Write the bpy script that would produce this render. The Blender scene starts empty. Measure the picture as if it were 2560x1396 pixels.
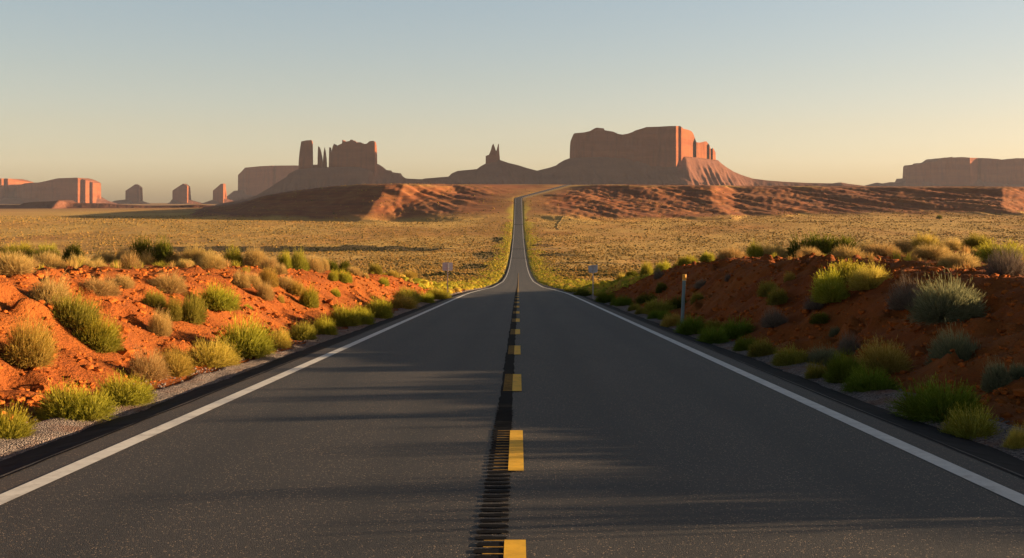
import bpy, math, random
import numpy as np
from mathutils import Vector

scene = bpy.context.scene
COL = scene.collection
RNG = np.random.default_rng(7)

# ------------------------------------------------------------------ camera model (photo is 2560 x 1396)
F = 2489.0            # focal length in photo pixels
VX, VY = 1296.0, 500.0  # vanishing point of the far straight road / eye-level line
CX = 0.05             # camera stands 5 cm right of the road axis


def ray(px, py):
    return (px - VX) / F, (VY - py) / F


# ------------------------------------------------------------------ noise
def _hash(ix, iy, seed):
    ix = ix.astype(np.int64).astype(np.uint32)
    iy = iy.astype(np.int64).astype(np.uint32)
    h = ix * np.uint32(374761393) + iy * np.uint32(668265263) + np.uint32((seed * 2246822519 + 97) & 0xFFFFFFFF)
    h = (h ^ (h >> np.uint32(13))) * np.uint32(1274126177)
    h = h ^ (h >> np.uint32(16))
    h = h * np.uint32(2246822519)
    h = h ^ (h >> np.uint32(15))
    return h.astype(np.float64) / 4294967295.0


def vnoise(x, y, seed=0):
    x = np.asarray(x, float); y = np.asarray(y, float)
    x, y = np.broadcast_arrays(x, y)
    ix = np.floor(x); iy = np.floor(y)
    fx = x - ix; fy = y - iy
    fx = fx * fx * fx * (fx * (fx * 6 - 15) + 10)
    fy = fy * fy * fy * (fy * (fy * 6 - 15) + 10)
    a = _hash(ix, iy, seed); b = _hash(ix + 1, iy, seed)
    c = _hash(ix, iy + 1, seed); d = _hash(ix + 1, iy + 1, seed)
    return (a + (b - a) * fx + (c - a) * fy + (a - b - c + d) * fx * fy) * 2 - 1


def fbm(x, y, oct=4, seed=0, gain=0.5):
    t = 0.0; amp = 1.0; n = 0.0
    for k in range(oct):
        t = t + amp * vnoise(x * 2 ** k + 17.3 * k, y * 2 ** k - 9.1 * k, seed + k * 31)
        n += amp; amp *= gain
    return t / n


def ridged(x, y, oct=4, seed=0, gain=0.55):
    t = 0.0; amp = 1.0; n = 0.0
    for k in range(oct):
        t = t + amp * (1 - np.abs(vnoise(x * 2 ** k + 5.7 * k, y * 2 ** k + 3.3 * k, seed + k * 31)))
        n += amp; amp *= gain
    return t / n


def sstep(e0, e1, x):
    t = np.clip((x - e0) / (e1 - e0), 0, 1)
    return t * t * (3 - 2 * t)


# ------------------------------------------------------------------ the road line
_ky = [-40, 0, 69, 100, 140, 178, 230, 286, 340, 400, 498, 562, 640, 750, 850, 930, 985, 1040, 1117, 1350, 1500, 2500, 12000]
_kz = [1.29, -1.573, -6.5, -9.0, -12.3, -15.1, -18.9, -22.2, -24.8, -27.0, -28.9, -28.9, -28.3, -26.6, -23.6, -18.8, -13.6, -7.2, 2.5, 20.4, 22, 22, 22]
_fy = np.arange(-40, 2600, 0.5)
_fz = np.interp(_fy, _ky, _kz)


def _smooth(a, n):
    k = np.hanning(n + 2)[1:-1]; k /= k.sum()
    p = np.pad(a, n // 2, mode='reflect', reflect_type='odd')
    return np.convolve(p, k, 'valid')[:len(a)]


_fz = _smooth(_fz, 61)
_fx = np.interp(_fy, [-40, 1110, 1117, 1350, 1420, 2600], [0, 0, 0.6, 67, 92, 760])
_fx = _smooth(_fx, 41)


def road_z(Y): return np.interp(Y, _fy, _fz)
def road_x(Y): return np.interp(Y, _fy, _fx)


BL = ([-20, 0, 10, 20, 37, 55, 75, 92, 108, 130], [1.0, 1.2, 1.32, 1.48, 1.62, 1.4, 1.0, .5, .12, 0])
BR = ([-20, 0, 5.6, 6.4, 7.2, 8, 10, 14, 18, 30, 45, 54, 62, 72, 85, 100, 115], [.15, .18, .3, .42, .74, .8, .92, 1.12, 1.33, 1.85, 1.95, 1.75, 1.4, 1.05, .6, .25, 0])
ESC_X = [-2000, -700, -400, -320, -230, -150, -132, -112, -95, -60, -20, 0, 60, 120, 190, 222, 250, 330, 420, 520, 560, 600, 720, 900, 2000]
ESC_Y = [1150, 1100, 1075, 1045, 1010, 945, 946, 944, 930, 905, 895, 890, 912, 962, 1000, 1010, 1090, 1120, 1120, 1095, 1085, 1170, 1150, 1220, 1400]
TOP_PX = [300, 400, 470, 519, 595, 656, 713, 828, 915, 1000, 1420, 2000, 2560, 3200]
TOP_PY = [546, 544, 537, 521, 511, 491, 481, 467, 462.5, 461.5, 461, 465, 467, 468]


def H(X, Y, detail=True):
    """height of the ground, camera eye at z = 0"""
    X = np.asarray(X, float); Y = np.asarray(Y, float)
    X, Y = np.broadcast_arrays(X, Y)
    zr = road_z(Y)
    lat = X - road_x(Y)
    a = np.abs(lat)
    # open plain beyond the slope
    plain = np.interp(Y, [880, 960, 1050, 1500, 3000, 9500], [-22.6, -21.2, -20.4, -20.2, -21, -27])
    plain = plain + 7.5 * sstep(-60, 350, X) * sstep(930, 1350, Y)
    plain = plain - 3.0 * sstep(-700, -1500, X) * sstep(1100, 2500, Y)
    # escarpment
    q = X / np.maximum(Y, 1150.0) * 1150.0
    topz = (VY - np.interp(q * F / 1150.0 + VX, TOP_PX, TOP_PY)) / F * np.interp(Y, [1000, 1300, 1450], [1180, 1300, 1420])
    topz = topz - 0.012 * np.maximum(Y - 1750, 0)
    far = (Y > 900) & (Y < 3200)
    warp = np.zeros_like(X); gul = np.zeros_like(X)
    if far.any():
        xf, yf = X[far], Y[far]
        xs = xf + .8 * (yf - 1150) + 26 * fbm(xf / 90, yf / 90, 2, 19)          # gullies run down to the left-front
        warp[far] = 30 * fbm(xs / 62, yf / 210, 3, 11) + 17 * fbm(xs / 31, yf / 90, 3, 23) + 8 * fbm(xs / 9, yf / 34, 2, 29)
        gul[far] = ridged(xs / 34, yf / 150, 3, 41) - 0.6
    calm = .2 + .8 * sstep(-150, -125, q)
    warp = warp * calm; gul = gul * calm
    s = (Y - np.interp(q, ESC_X, ESC_Y) + warp) / np.interp(q, [-400, -130, -70, 60, 160, 300, 700], [190, 220, 400, 410, 340, 280, 260])
    S = np.clip(s, 0, 1)
    Sp = np.where(S < 0.8, S * 0.93 / 0.8 * (0.72 + 0.28 * S / 0.8), 0.93 + 0.07 * (S - 0.8) / 0.2)
    esc = plain + (topz - plain) * Sp
    esc = esc + gul * 5.0 * np.clip(4 * S * (1 - S), 0, 1) * np.clip((topz - plain) / 30, 0, 1)
    if far.any():
        esc[far] += (calm[far] * (1.1 * fbm(xs / 13, yf / 60, 3, 77) + .6 * vnoise(X[far] / 3.6, Y[far] / 9, 78))) * np.clip(5 * S[far] * (1 - S[far]), 0, 1)
    nat_far = np.where(topz > plain, esc, plain)
    # near: ground follows the long slope
    w_far = sstep(880, 960, Y)
    slope_nat = zr
    und = (0.55 * fbm(X / 47, Y / 60, 3, 5) + 0.22 * fbm(X / 11, Y / 14, 3, 9)) * sstep(70, 220, Y)
    # shallow wash under the painted shadow strip left of the road
    wash = -1.6 * np.exp(-((Y - 585) / 22) ** 2) * sstep(-40, -62, X) * sstep(-420, -250, X)
    nat = slope_nat * (1 - w_far) + nat_far * w_far + und * (1 - w_far) + wash
    corr = sstep(7, np.interp(Y, [900, 1000, 1350, 1500], [42, 140, 120, 60]) * np.where(lat > 0, .5, 1.0), a)
    nat = zr * (1 - corr) + nat * corr
    if far.any():
        nat[far] += 1.2 * (ridged(xs / 34, yf / 80, 3, 47) - .62) * sstep(9, 30, a[far]) * sstep(960, 1060, yf) * calm[far]
    # banks of the road cut
    tw = 0.35 * vnoise(Y / 5.0, lat * 0 + np.sign(lat) * 3.3, 3) + 0.5 * vnoise(Y / 17.0, np.sign(lat) * 7.7, 4)
    aa = a + tw * sstep(4.6, 6.5, a)
    bh = np.where(lat < 0, np.interp(Y, *BL), np.interp(Y, *BR))
    wid = np.where(lat < 0, 3.9, 3.7)
    t = np.clip((aa - 5.15) / wid, 0, 1)
    prof = t - np.sin(2 * math.pi * t) / (2 * math.pi) * 0.55
    toe = -.125 + .075 * sstep(4.3, 5.15, a)
    bank = toe + (bh - toe) * prof + bh * 0.022 * np.clip(aa - 9.0, 0, 30)
    wb = 1 - sstep(120, 160, Y)
    z = nat + bank * wb + (1 - wb) * (-0.12 * (1 - sstep(5, 9, a)))
    if detail:
        near = (Y < 170) & (a > 4.9)
        if near.any():
            xn, yn, an = X[near], Y[near], a[near]
            on = sstep(5.1, 6.0, an) * (1 - sstep(130, 170, yn))
            amp = np.where(an < 10, 1.0, 0.6)
            sl = np.where(lat[near] < 0, 1.0, -1.0)
            d = xn * 0.8 - sl * yn * 0.5
            e = xn * 0.5 * sl + yn * 0.8
            n = 0.09 * fbm(d / 1.5, e / 2.6, 2, 51)
            r = vnoise(d / 0.42, e / 0.55, 63)
            r2 = vnoise(d / 0.21, e / 0.26, 64)
            pit = sstep(.25, .6, vnoise(d / .55, e / .9, 66))
            n = n + 0.075 * np.maximum(r, -0.25) + (.03 + .11 * pit) * np.maximum(r2, -.2) \
                - 0.11 * np.maximum(-r - 0.3, 0) + (.015 + .03 * pit) * vnoise(xn / 0.11, yn / 0.12, 65)
            z[near] += n * on * amp * np.where(lat[near] > 0, 1.45, 1.0)
    under = 0.02 + 0.35 * sstep(60, 300, Y)
    z = np.where(a < 4.25, np.minimum(z, zr - 0.16 - under), z)
    return z


# ------------------------------------------------------------------ mesh helpers
def mesh_np(name, verts, quads=None, tris=None, mat=None, smooth=True, col=None, parent=None, loc=None):
    me = bpy.data.meshes.new(name)
    verts = np.asarray(verts, np.float32).reshape(-1, 3)
    me.vertices.add(len(verts))
    me.vertices.foreach_set('co', verts.ravel())
    nq = 0 if quads is None else len(quads)
    nt = 0 if tris is None else len(tris)
    loops = []
    if nq: loops.append(np.asarray(quads, np.int32).ravel())
    if nt: loops.append(np.asarray(tris, np.int32).ravel())
    loops = np.concatenate(loops)
    me.loops.add(len(loops))
    me.loops.foreach_set('vertex_index', loops)
    me.polygons.add(nq + nt)
    starts = np.concatenate([np.arange(nq) * 4, nq * 4 + np.arange(nt) * 3]).astype(np.int32)
    me.polygons.foreach_set('loop_start', starts)
    me.polygons.foreach_set('use_smooth', np.full(nq + nt, smooth))
    me.update(calc_edges=True)
    if col is not None:
        at = me.color_attributes.new('col', 'FLOAT_COLOR', 'POINT')
        c = np.ones((len(verts), 4), np.float32)
        col = np.asarray(col, np.float32)
        c[:, :col.shape[1]] = col
        at.data.foreach_set('color', c.ravel())
    if mat is not None: me.materials.append(mat)
    if name is None: return me
    o = bpy.data.objects.new(name, me)
    COL.objects.link(o)
    if parent is not None: o.parent = parent
    if loc is not None: o.location = loc
    return o


def grid_quads(nr, nc, off=0):
    i = np.arange(nr - 1)[:, None] * nc + np.arange(nc - 1)[None, :]
    return np.stack([i, i + 1, i + nc + 1, i + nc], -1).reshape(-1, 4) + off


def tag(o, label=None, cat=None, group=None, kind=None):
    if label: o['label'] = label
    if cat: o['category'] = cat
    if group: o['group'] = group
    if kind: o['kind'] = kind
    return o


def empty(name, loc, rz=0.0):
    o = bpy.data.objects.new(name, None)
    o.empty_display_size = 0.2
    COL.objects.link(o)
    o.location = loc
    o.rotation_euler = (0, 0, rz)
    return o


# ------------------------------------------------------------------ materials
class NT:
    def __init__(self, name):
        self.m = bpy.data.materials.new(name)
        self.m.use_nodes = True
        self.t = self.m.node_tree
        self.t.nodes.clear()
        self.out = self.t.nodes.new('ShaderNodeOutputMaterial')

    def n(self, typ, **kw):
        nd = self.t.nodes.new(typ)
        for k, v in kw.items():
            if k == 'inp':
                for kk, vv in v.items():
                    if isinstance(vv, bpy.types.NodeSocket): self.t.links.new(vv, nd.inputs[kk])
                    else: nd.inputs[kk].default_value = vv
            else: setattr(nd, k, v)
        return nd

    def noise(self, vec, scale, detail=4, rough=0.55, dist=0.0):
        return self.n('ShaderNodeTexNoise', inp={'Vector': vec, 'Scale': scale, 'Detail': detail, 'Roughness': rough, 'Distortion': dist}).outputs['Fac']

    def mapr(self, v, a, b, c=0.0, d=1.0):
        return self.n('ShaderNodeMapRange', inp={'Value': v, 'From Min': a, 'From Max': b, 'To Min': c, 'To Max': d}).outputs['Result']

    def mix(self, f, a, b, mode='MIX'):
        nd = self.n('ShaderNodeMix', data_type='RGBA', blend_type=mode)
        for sock, v in ((nd.inputs[0], f), (nd.inputs[6], a), (nd.inputs[7], b)):
            if isinstance(v, bpy.types.NodeSocket): self.t.links.new(v, sock)
            else: sock.default_value = v if not isinstance(v, tuple) or len(v) == 4 else (*v, 1)
        return nd.outputs[2]

    def math(self, op, a, b=0.0):
        nd = self.n('ShaderNodeMath', operation=op)
        for sock, v in ((nd.inputs[0], a), (nd.inputs[1], b)):
            if isinstance(v, bpy.types.NodeSocket): self.t.links.new(v, sock)
            else: sock.default_value = v
        return nd.outputs[0]

    def scale(self, vec, s):
        return self.n('ShaderNodeMapping', inp={'Vector': vec, 'Scale': s}).outputs[0]

    def pos(self):
        return self.n('ShaderNodeNewGeometry').outputs['Position']

    def obj(self):
        return self.n('ShaderNodeTexCoord').outputs['Object']

    def bump(self, h, strength, dist):
        return self.n('ShaderNodeBump', inp={'Height': h, 'Strength': strength, 'Distance': dist}).outputs[0]

    def principled(self, color, rough=0.9, normal=None, spec=0.3, metallic=0.0):
        p = self.n('ShaderNodeBsdfPrincipled', inp={'Base Color': color if isinstance(color, bpy.types.NodeSocket) else (*color[:3], 1),
                                                    'Roughness': rough, 'Metallic': metallic, 'Specular IOR Level': spec})
        if normal is not None: self.t.links.new(normal, p.inputs['Normal'])
        return p.outputs[0]

    def done(self, sh):
        self.t.links.new(sh, self.out.inputs['Surface'])
        return self.m


def mat_ground():
    t = NT('desert_ground')
    p = t.pos()
    at = t.n('ShaderNodeVertexColor', layer_name='col')
    sep = t.n('ShaderNodeSeparateColor', inp={'Color': at.outputs['Color']})
    soil, verge, dark = sep.outputs[0], sep.outputs[1], sep.outputs[2]
    n1 = t.noise(p, 0.9, 6, 0.6); n2 = t.noise(p, 6.0, 5, 0.65); n3 = t.noise(p, 0.08, 4)
    red = t.mix(t.mapr(n1, .35, .68), (.245, .058, .008), (.325, .095, .014))
    red = t.mix(t.mapr(n2, .5, .75, 0, .6), red, (.145, .035, .007))
    red = t.mix(t.mapr(n3, .45, .62, 0, .45), red, (.39, .13, .02))
    sy = t.n('ShaderNodeSeparateXYZ', inp={'Vector': p}).outputs[1]
    red = t.mix(t.mapr(sy, 880, 1000, 0, .75), red, t.mix(t.mapr(n3, .4, .6), (.25, .082, .03), (.33, .12, .045)))
    # strata of the distant slopes
    pz = t.scale(p, (.010, .010, .42))
    red = t.mix(t.math('MULTIPLY', t.mapr(sy, 880, 1000, .25, 1), t.mapr(t.noise(pz, 1.0, 5, .7), .46, .58, 0, .6)), red, (.15, .055, .03))
    # dry grass and scrub cover of the plain
    g1 = t.noise(t.scale(p, (.05, .09, .05)), 1.0, 6, .62)
    g2 = t.noise(t.scale(p, (.45, .8, .45)), 1.0, 5, .7)
    gold = t.mix(t.mapr(g1, .35, .65), (.58, .355, .09), (.72, .45, .125))
    gold = t.mix(t.mapr(g2, .45, .62, 0, .75), gold, (.30, .19, .055))
    gold = t.mix(t.mapr(t.noise(p, .012, 3), .5, .65, 0, .6), gold, (.55, .27, .075))
    c = t.mix(soil, gold, red)
    c = t.mix(t.math('MULTIPLY', verge, t.mapr(g2, .3, .6, .5, 1)), c, (.55, .43, .05))
    c = t.mix(dark, c, (.035, .032, .016))  # dark patches, among them a shadow strip put into the ground colour
    b = t.bump(t.math('ADD', t.math('MULTIPLY', n2, .8), t.noise(p, 20, 4, .6)), .8, .07)
    tuft = t.math('ADD', t.noise(p, 1.1, 3, .6), t.math('MULTIPLY', t.noise(p, .38, 3, .6), 1.6))
    b2 = t.n('ShaderNodeBump', inp={'Height': t.math('MULTIPLY', tuft, t.math('SUBTRACT', 1.0, soil)), 'Strength': .9, 'Distance': .9, 'Normal': b}).outputs[0]
    return t.done(t.principled(c, .95, b2, .15))


def mat_rock(name, a, b, dark, zs, streak=1.0, ns=0.02):
    t = NT(name)
    p = t.pos()
    st = t.noise(t.scale(p, (ns * .15, ns * .15, zs)), 1.0, 5, .6)
    vs = t.noise(t.scale(p, (ns * 3, ns * 3, ns * .25)), 1.0, 4, .6)
    bl = t.noise(p, ns, 5, .6)
    c = t.mix(t.mapr(st, .38, .62), a, b)
    c = t.mix(t.mapr(vs, .5, .7, 0, .55 * streak), c, dark)
    c = t.mix(t.mapr(bl, .5, .7, 0, .4), c, b)
    bp = t.bump(t.math('ADD', st, t.math('MULTIPLY', vs, .8)), .8, 6.0)
    return t.done(t.principled(c, .95, bp, .1))


def mat_asphalt():
    t = NT('asphalt')
    p = t.obj()
    n1 = t.noise(t.scale(p, (1, .12, 1)), 1.1, 5, .6)
    n2 = t.noise(p, .35, 4)
    vor = t.n('ShaderNodeTexVoronoi', feature='F1', inp={'Vector': p, 'Scale': 130.0})
    vr = t.n('ShaderNodeSeparateColor', inp={'Color': vor.outputs['Color']})
    base = t.mix(t.mapr(n1, .35, .65), (.034, .034, .036), (.052, .049, .048))
    base = t.mix(t.mapr(n2, .42, .62, 0, .5), base, (.029, .030, .032))
    st = t.mapr(vr.outputs[0], .35, 1.0, 0, 1)
    base = t.mix(t.math('MULTIPLY', st, .38), base, (.16, .13, .105))
    pale = t.math('GREATER_THAN', vr.outputs[1], .968)
    base = t.mix(t.math('MULTIPLY', pale, .8), base, (.45, .33, .22))
    # tyre-polished wheel tracks
    sx = t.n('ShaderNodeSeparateXYZ', inp={'Vector': p}).outputs[0]
    ab = t.math('ABSOLUTE', t.math('SUBTRACT', t.math('ABSOLUTE', sx), 1.75))
    track = t.mapr(t.math('ABSOLUTE', t.math('SUBTRACT', ab, .8)), 0.0, .4, 1, 0)
    base = t.mix(t.math('MULTIPLY', track, .35), base, (.027, .028, .030))
    edge = t.mapr(t.math('ABSOLUTE', sx), 3.2, 4.0, 0, 1)
    base = t.mix(t.math('MULTIPLY', edge, t.mapr(t.noise(p, .8, 5, .7), .4, .65, .1, .6)), base, (.11, .07, .048))
    h = t.math('ADD', t.math('MULTIPLY', vor.outputs['Distance'], -1.0), t.math('MULTIPLY', t.noise(p, 160, 3), .4))
    b = t.bump(h, .45, .004)
    return t.done(t.principled(base, .72, b, .35))


def mat_simple(name, c, rough=.8, spec=.3, noise=None, var=.25, bump=0.0, metallic=0.0, wear=None):
    t = NT(name)
    col = (*c, 1)
    nrm = None
    if noise:
        n = t.noise(t.obj(), noise, 5, .6)
        col = t.mix(t.mapr(n, .35, .65), tuple(x * (1 - var) for x in c), tuple(min(1, x * (1 + var)) for x in c))
        if wear:
            n2 = t.noise(t.obj(), noise * .37, 6, .7)
            col = t.mix(t.mapr(n2, .56, .66, 0, .8), col, wear)
        if bump: nrm = t.bump(n, .5, bump)
    return t.done(t.principled(col, rough, nrm, spec, metallic))


def mat_leaf(name, base, mid, tip, trans=.3):
    t = NT(name)
    at = t.n('ShaderNodeVertexColor', layer_name='col')
    sep = t.n('ShaderNodeSeparateColor', inp={'Color': at.outputs['Color']})
    r, g = sep.outputs[0], sep.outputs[1]
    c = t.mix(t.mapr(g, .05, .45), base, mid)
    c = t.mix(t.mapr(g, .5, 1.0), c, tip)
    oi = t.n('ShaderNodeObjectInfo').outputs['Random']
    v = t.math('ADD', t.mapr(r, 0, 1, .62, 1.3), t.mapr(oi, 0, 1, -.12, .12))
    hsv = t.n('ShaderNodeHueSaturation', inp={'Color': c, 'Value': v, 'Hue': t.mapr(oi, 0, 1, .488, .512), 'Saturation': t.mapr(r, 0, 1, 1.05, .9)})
    d = t.n('ShaderNodeBsdfDiffuse', inp={'Color': hsv.outputs[0], 'Roughness': 1.0})
    tr = t.n('ShaderNodeBsdfTranslucent', inp={'Color': hsv.outputs[0]})
    mx = t.n('ShaderNodeMixShader', inp={0: trans})
    t.t.links.new(d.outputs[0], mx.inputs[1]); t.t.links.new(tr.outputs[0], mx.inputs[2])
    return t.done(mx.outputs[0])


def mat_scrub():
    t = NT('scrub_leaves')
    at = t.n('ShaderNodeVertexColor', layer_name='col')
    d = t.n('ShaderNodeBsdfDiffuse', inp={'Color': at.outputs['Color'], 'Roughness': 1.0})
    tr = t.n('ShaderNodeBsdfTranslucent', inp={'Color': at.outputs['Color']})
    mx = t.n('ShaderNodeMixShader', inp={0: .25})
    t.t.links.new(d.outputs[0], mx.inputs[1]); t.t.links.new(tr.outputs[0], mx.inputs[2])
    return t.done(mx.outputs[0])


def mat_gravel():
    t = NT('gravel')
    p = t.obj()
    vor = t.n('ShaderNodeTexVoronoi', feature='F1', inp={'Vector': p, 'Scale': 52.0})
    s = t.n('ShaderNodeSeparateColor', inp={'Color': vor.outputs['Color']})
    n = t.noise(p, 1.3, 5, .6)
    c = t.mix(s.outputs[0], (.10, .085, .08), (.50, .40, .35))  # random stone tones, contrast widened to paint lit and shaded speckle
    c = t.mix(t.mapr(n, .5, .7, 0, .7), c, (.30, .12, .06))
    b = t.bump(t.math('MULTIPLY', vor.outputs['Distance'], -1.0), 1.0, .05)
    return t.done(t.principled(c, .95, b, .15))


M = {}
M['ground'] = mat_ground()
M['asphalt'] = mat_asphalt()
M['gravel'] = mat_gravel()
M['seal'] = mat_simple('bitumen_seal', (.009, .009, .011), .95, .06, 9, .3, .004)
M['white'] = mat_simple('white_road_paint', (.74, .72, .67), .75, .3, 7, .10, .002, wear=(.5, .47, .43))
M['yellow'] = mat_simple('yellow_road_paint', (.86, .48, .03), .75, .3, 9, .12, .002, wear=(.5, .29, .05))
M['worn'] = mat_simple('worn_yellow_paint', (.42, .23, .03), .8, .2, 14, .3, .002, wear=(.1, .07, .03))
M['cliff'] = mat_rock('red_sandstone_cliff', (.17, .05, .02), (.22, .07, .026), (.10, .033, .018), .03)
M['talus'] = mat_rock('red_talus', (.14, .056, .036), (.18, .074, .043), (.10, .04, .03), .02, .5, .03)
M['rubble'] = mat_simple('red_rock', (.33, .09, .016), .95, .1, 8, .4, .01)
M['metal'] = mat_simple('dull_aluminium', (.55, .55, .57), .6, .4, 6, .1)
M['post'] = mat_simple('weathered_steel', (.52, .45, .41), .6, .4, 6, .15)
M['delin'] = mat_simple('grey_green_plastic', (.2, .27, .27), .6, .4, 8, .1)
M['reflector'] = mat_simple('amber_reflector', (.95, .42, .04), .35, .5, 20, .1)
M['collar'] = mat_simple('pale_amber_band', (.9, .62, .3), .5, .4, 20, .1)
M['wood'] = mat_simple('shrub_wood', (.13, .085, .05), .95, .1, 20, .3)
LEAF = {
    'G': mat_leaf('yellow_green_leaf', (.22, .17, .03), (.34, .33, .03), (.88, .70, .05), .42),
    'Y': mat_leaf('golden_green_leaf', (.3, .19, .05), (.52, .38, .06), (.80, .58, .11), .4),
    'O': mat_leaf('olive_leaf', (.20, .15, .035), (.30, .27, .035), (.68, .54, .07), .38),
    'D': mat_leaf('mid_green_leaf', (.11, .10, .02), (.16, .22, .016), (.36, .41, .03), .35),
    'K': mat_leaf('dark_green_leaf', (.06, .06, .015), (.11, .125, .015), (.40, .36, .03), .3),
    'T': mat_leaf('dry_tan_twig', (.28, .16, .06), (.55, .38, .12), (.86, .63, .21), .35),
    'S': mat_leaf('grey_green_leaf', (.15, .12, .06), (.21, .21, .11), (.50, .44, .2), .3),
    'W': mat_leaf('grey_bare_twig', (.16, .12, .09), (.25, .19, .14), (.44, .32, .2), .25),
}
M['scrub'] = mat_scrub()

# ------------------------------------------------------------------ ground: one sheet to the horizon
def build_ground():
    rows = [-8.0]
    while rows[-1] < 9000:
        y = rows[-1]
        r = 0.007 if y < 4 else 0.0033 if y < 75 else 0.0058 if y < 900 else 0.0045 if y < 1500 else 0.011
        rows.append(y + (y + 14) * r)
    rows = np.array(rows)
    ud = np.arange(-0.56, 0.5601, 0.0016)
    out = 0.56 + np.cumsum(0.0016 * 1.06 ** np.arange(1, 40))
    u = np.concatenate([-out[::-1], ud, out])
    Yg, Ug = np.meshgrid(rows, u, indexing='ij')
    Xg = Ug * (Yg + 30)
    Z = H(Xg, Yg)
    a = np.abs(Xg - road_x(Yg))
    # cover masks
    n = fbm(Xg / 7, Yg / 9, 3, 81)
    bank = (1 - sstep(104, 128, Yg + 10 * n)) * (1 - sstep(17, 34, a + 5 * n))
    z0 = np.interp(Yg, [880, 960, 1050, 1500, 3000, 9500], [-22.6, -21.2, -20.4, -20.2, -21, -27]) + 7.5 * sstep(-60, 350, Xg) * sstep(930, 1350, Yg)
    rise = Z - z0
    esc = sstep(0.3, 3.5, rise + 2.0 * fbm(Xg / 25, Yg / 40, 2, 91)) * sstep(930, 1010, Yg)
    far_red = sstep(1300, 2400, Yg) * 0.55
    esc = esc * (.92 + .08 * sstep(-.3, .3, fbm(Xg / 14, Yg / 30, 3, 93))) * (.7 + .3 * sstep(10, 50, a))
    esc = esc * (1 - .5 * sstep(14, 19, Z) * sstep(.0, .3, fbm(Xg / 40, Yg / 60, 2, 94)))
    soil = np.clip(np.maximum(np.maximum(bank, esc), far_red), 0, 1)
    soil = np.maximum(soil, 0.35 * sstep(.1, .5, fbm(Xg / 90, Yg / 160, 3, 95)) * sstep(150, 300, Yg))
    vw = 9 + 5 * vnoise(Yg / 25, Xg * 0 + np.sign(Xg), 97) + 5 * np.exp(-((Yg - 150) / 90) ** 2)
    verge = (1 - sstep(vw * .75, vw * 1.25, a)) * sstep(70, 120, Yg) * (1 - sstep(1150, 1300, Yg)) * (1 - bank) * .9
    verge = verge * (1 - .75 * sstep(1000, 1100, Yg))
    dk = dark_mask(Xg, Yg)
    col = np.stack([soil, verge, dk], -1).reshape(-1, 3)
    P = np.stack([Xg, Yg, Z], -1).reshape(-1, 3)
    o = mesh_np('ground', P, grid_quads(len(rows), len(u)), mat=M['ground'], col=col)
    tag(o, kind='structure')
    return o


def _ell(X, Y, x0, y0, rx, ry, seed):
    return sstep(1.15, .75, np.sqrt(((X - x0) / rx) ** 2 + ((Y - y0) / ry) ** 2) + .35 * vnoise(X / 6, Y / 10, seed))


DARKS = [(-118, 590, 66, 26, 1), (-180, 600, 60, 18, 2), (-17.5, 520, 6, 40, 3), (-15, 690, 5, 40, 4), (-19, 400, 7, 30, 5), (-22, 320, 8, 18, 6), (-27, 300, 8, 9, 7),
         (21, 350, 9, 14, 8), (30, 430, 12, 12, 9), (19, 520, 9, 12, 10), (24, 295, 10, 9, 11), (15, 620, 7, 14, 12), (40, 300, 9, 7, 13)]  # first two paint a shadow strip as dark cover; the rest are dark shrubs


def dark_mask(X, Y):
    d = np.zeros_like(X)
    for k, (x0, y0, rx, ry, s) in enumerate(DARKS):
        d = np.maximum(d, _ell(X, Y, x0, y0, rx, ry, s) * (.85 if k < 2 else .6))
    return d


build_ground()

# ------------------------------------------------------------------ road
def ribbon_ys(y0, y1, k=0.012, base=0.25):
    ys = [y0]
    while ys[-1] < y1: ys.append(ys[-1] + max(base, (ys[-1] + 8) * k))
    ys[-1] = y1
    return np.array(ys)


def ribbon(name, ys, xs, zs, mat, parent=None, smooth=False):
    """xs, zs: (nc,) lateral offsets and heights above the road line"""
    ys = np.asarray(ys); xs = np.asarray(xs, float); zs = np.asarray(zs, float)
    c = road_x(ys); z = road_z(ys)
    g = np.gradient(c, ys) if len(ys) > 2 else np.zeros(len(ys))
    nx = 1 / np.sqrt(1 + g * g); ny = -g * nx
    X = c[:, None] + xs * nx[:, None]
    Y = ys[:, None] + xs * ny[:, None]
    Z = z[:, None] + zs * np.ones_like(X)
    return mesh_np(name, np.stack([X, Y, Z], -1).reshape(-1, 3), grid_quads(len(ys), len(xs)), mat=mat, parent=parent, smooth=smooth)


road_ys = ribbon_ys(-8, 1420)
xs = np.array([-4.2, -3.93, -2, -.27, 0, 2, 3.93, 4.2])
zs = np.array([-.2, 0, .012, .02, .02, .012, 0, -.2])
road = ribbon('road', road_ys, xs, zs, M['asphalt'])
tag(road, kind='structure')


def crown(x): return np.interp(x, xs, zs)


for sx in (-1, 1):
    x = np.array([-.085, .085]) + 3.5 * sx
    ribbon('edge_line', road_ys, x, crown(x) + .004, M['white'], road)
M['edge'] = mat_simple('dark_pavement_edge', (.02, .02, .023), .95, .1, 5, .35, .006)  # bitumen-like tone at right; at left it paints the shaded drop-off
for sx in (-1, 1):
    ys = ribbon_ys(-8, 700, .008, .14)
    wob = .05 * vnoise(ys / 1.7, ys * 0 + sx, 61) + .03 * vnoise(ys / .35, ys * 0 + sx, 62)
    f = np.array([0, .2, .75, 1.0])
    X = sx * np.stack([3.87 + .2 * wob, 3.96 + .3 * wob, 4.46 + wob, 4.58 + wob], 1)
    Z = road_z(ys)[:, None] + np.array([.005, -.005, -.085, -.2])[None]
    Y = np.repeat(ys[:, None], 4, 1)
    mesh_np('pavement_edge', np.stack([X, Y, Z], -1).reshape(-1, 3), grid_quads(len(ys), 4), mat=M['edge'], parent=road, smooth=True)
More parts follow.
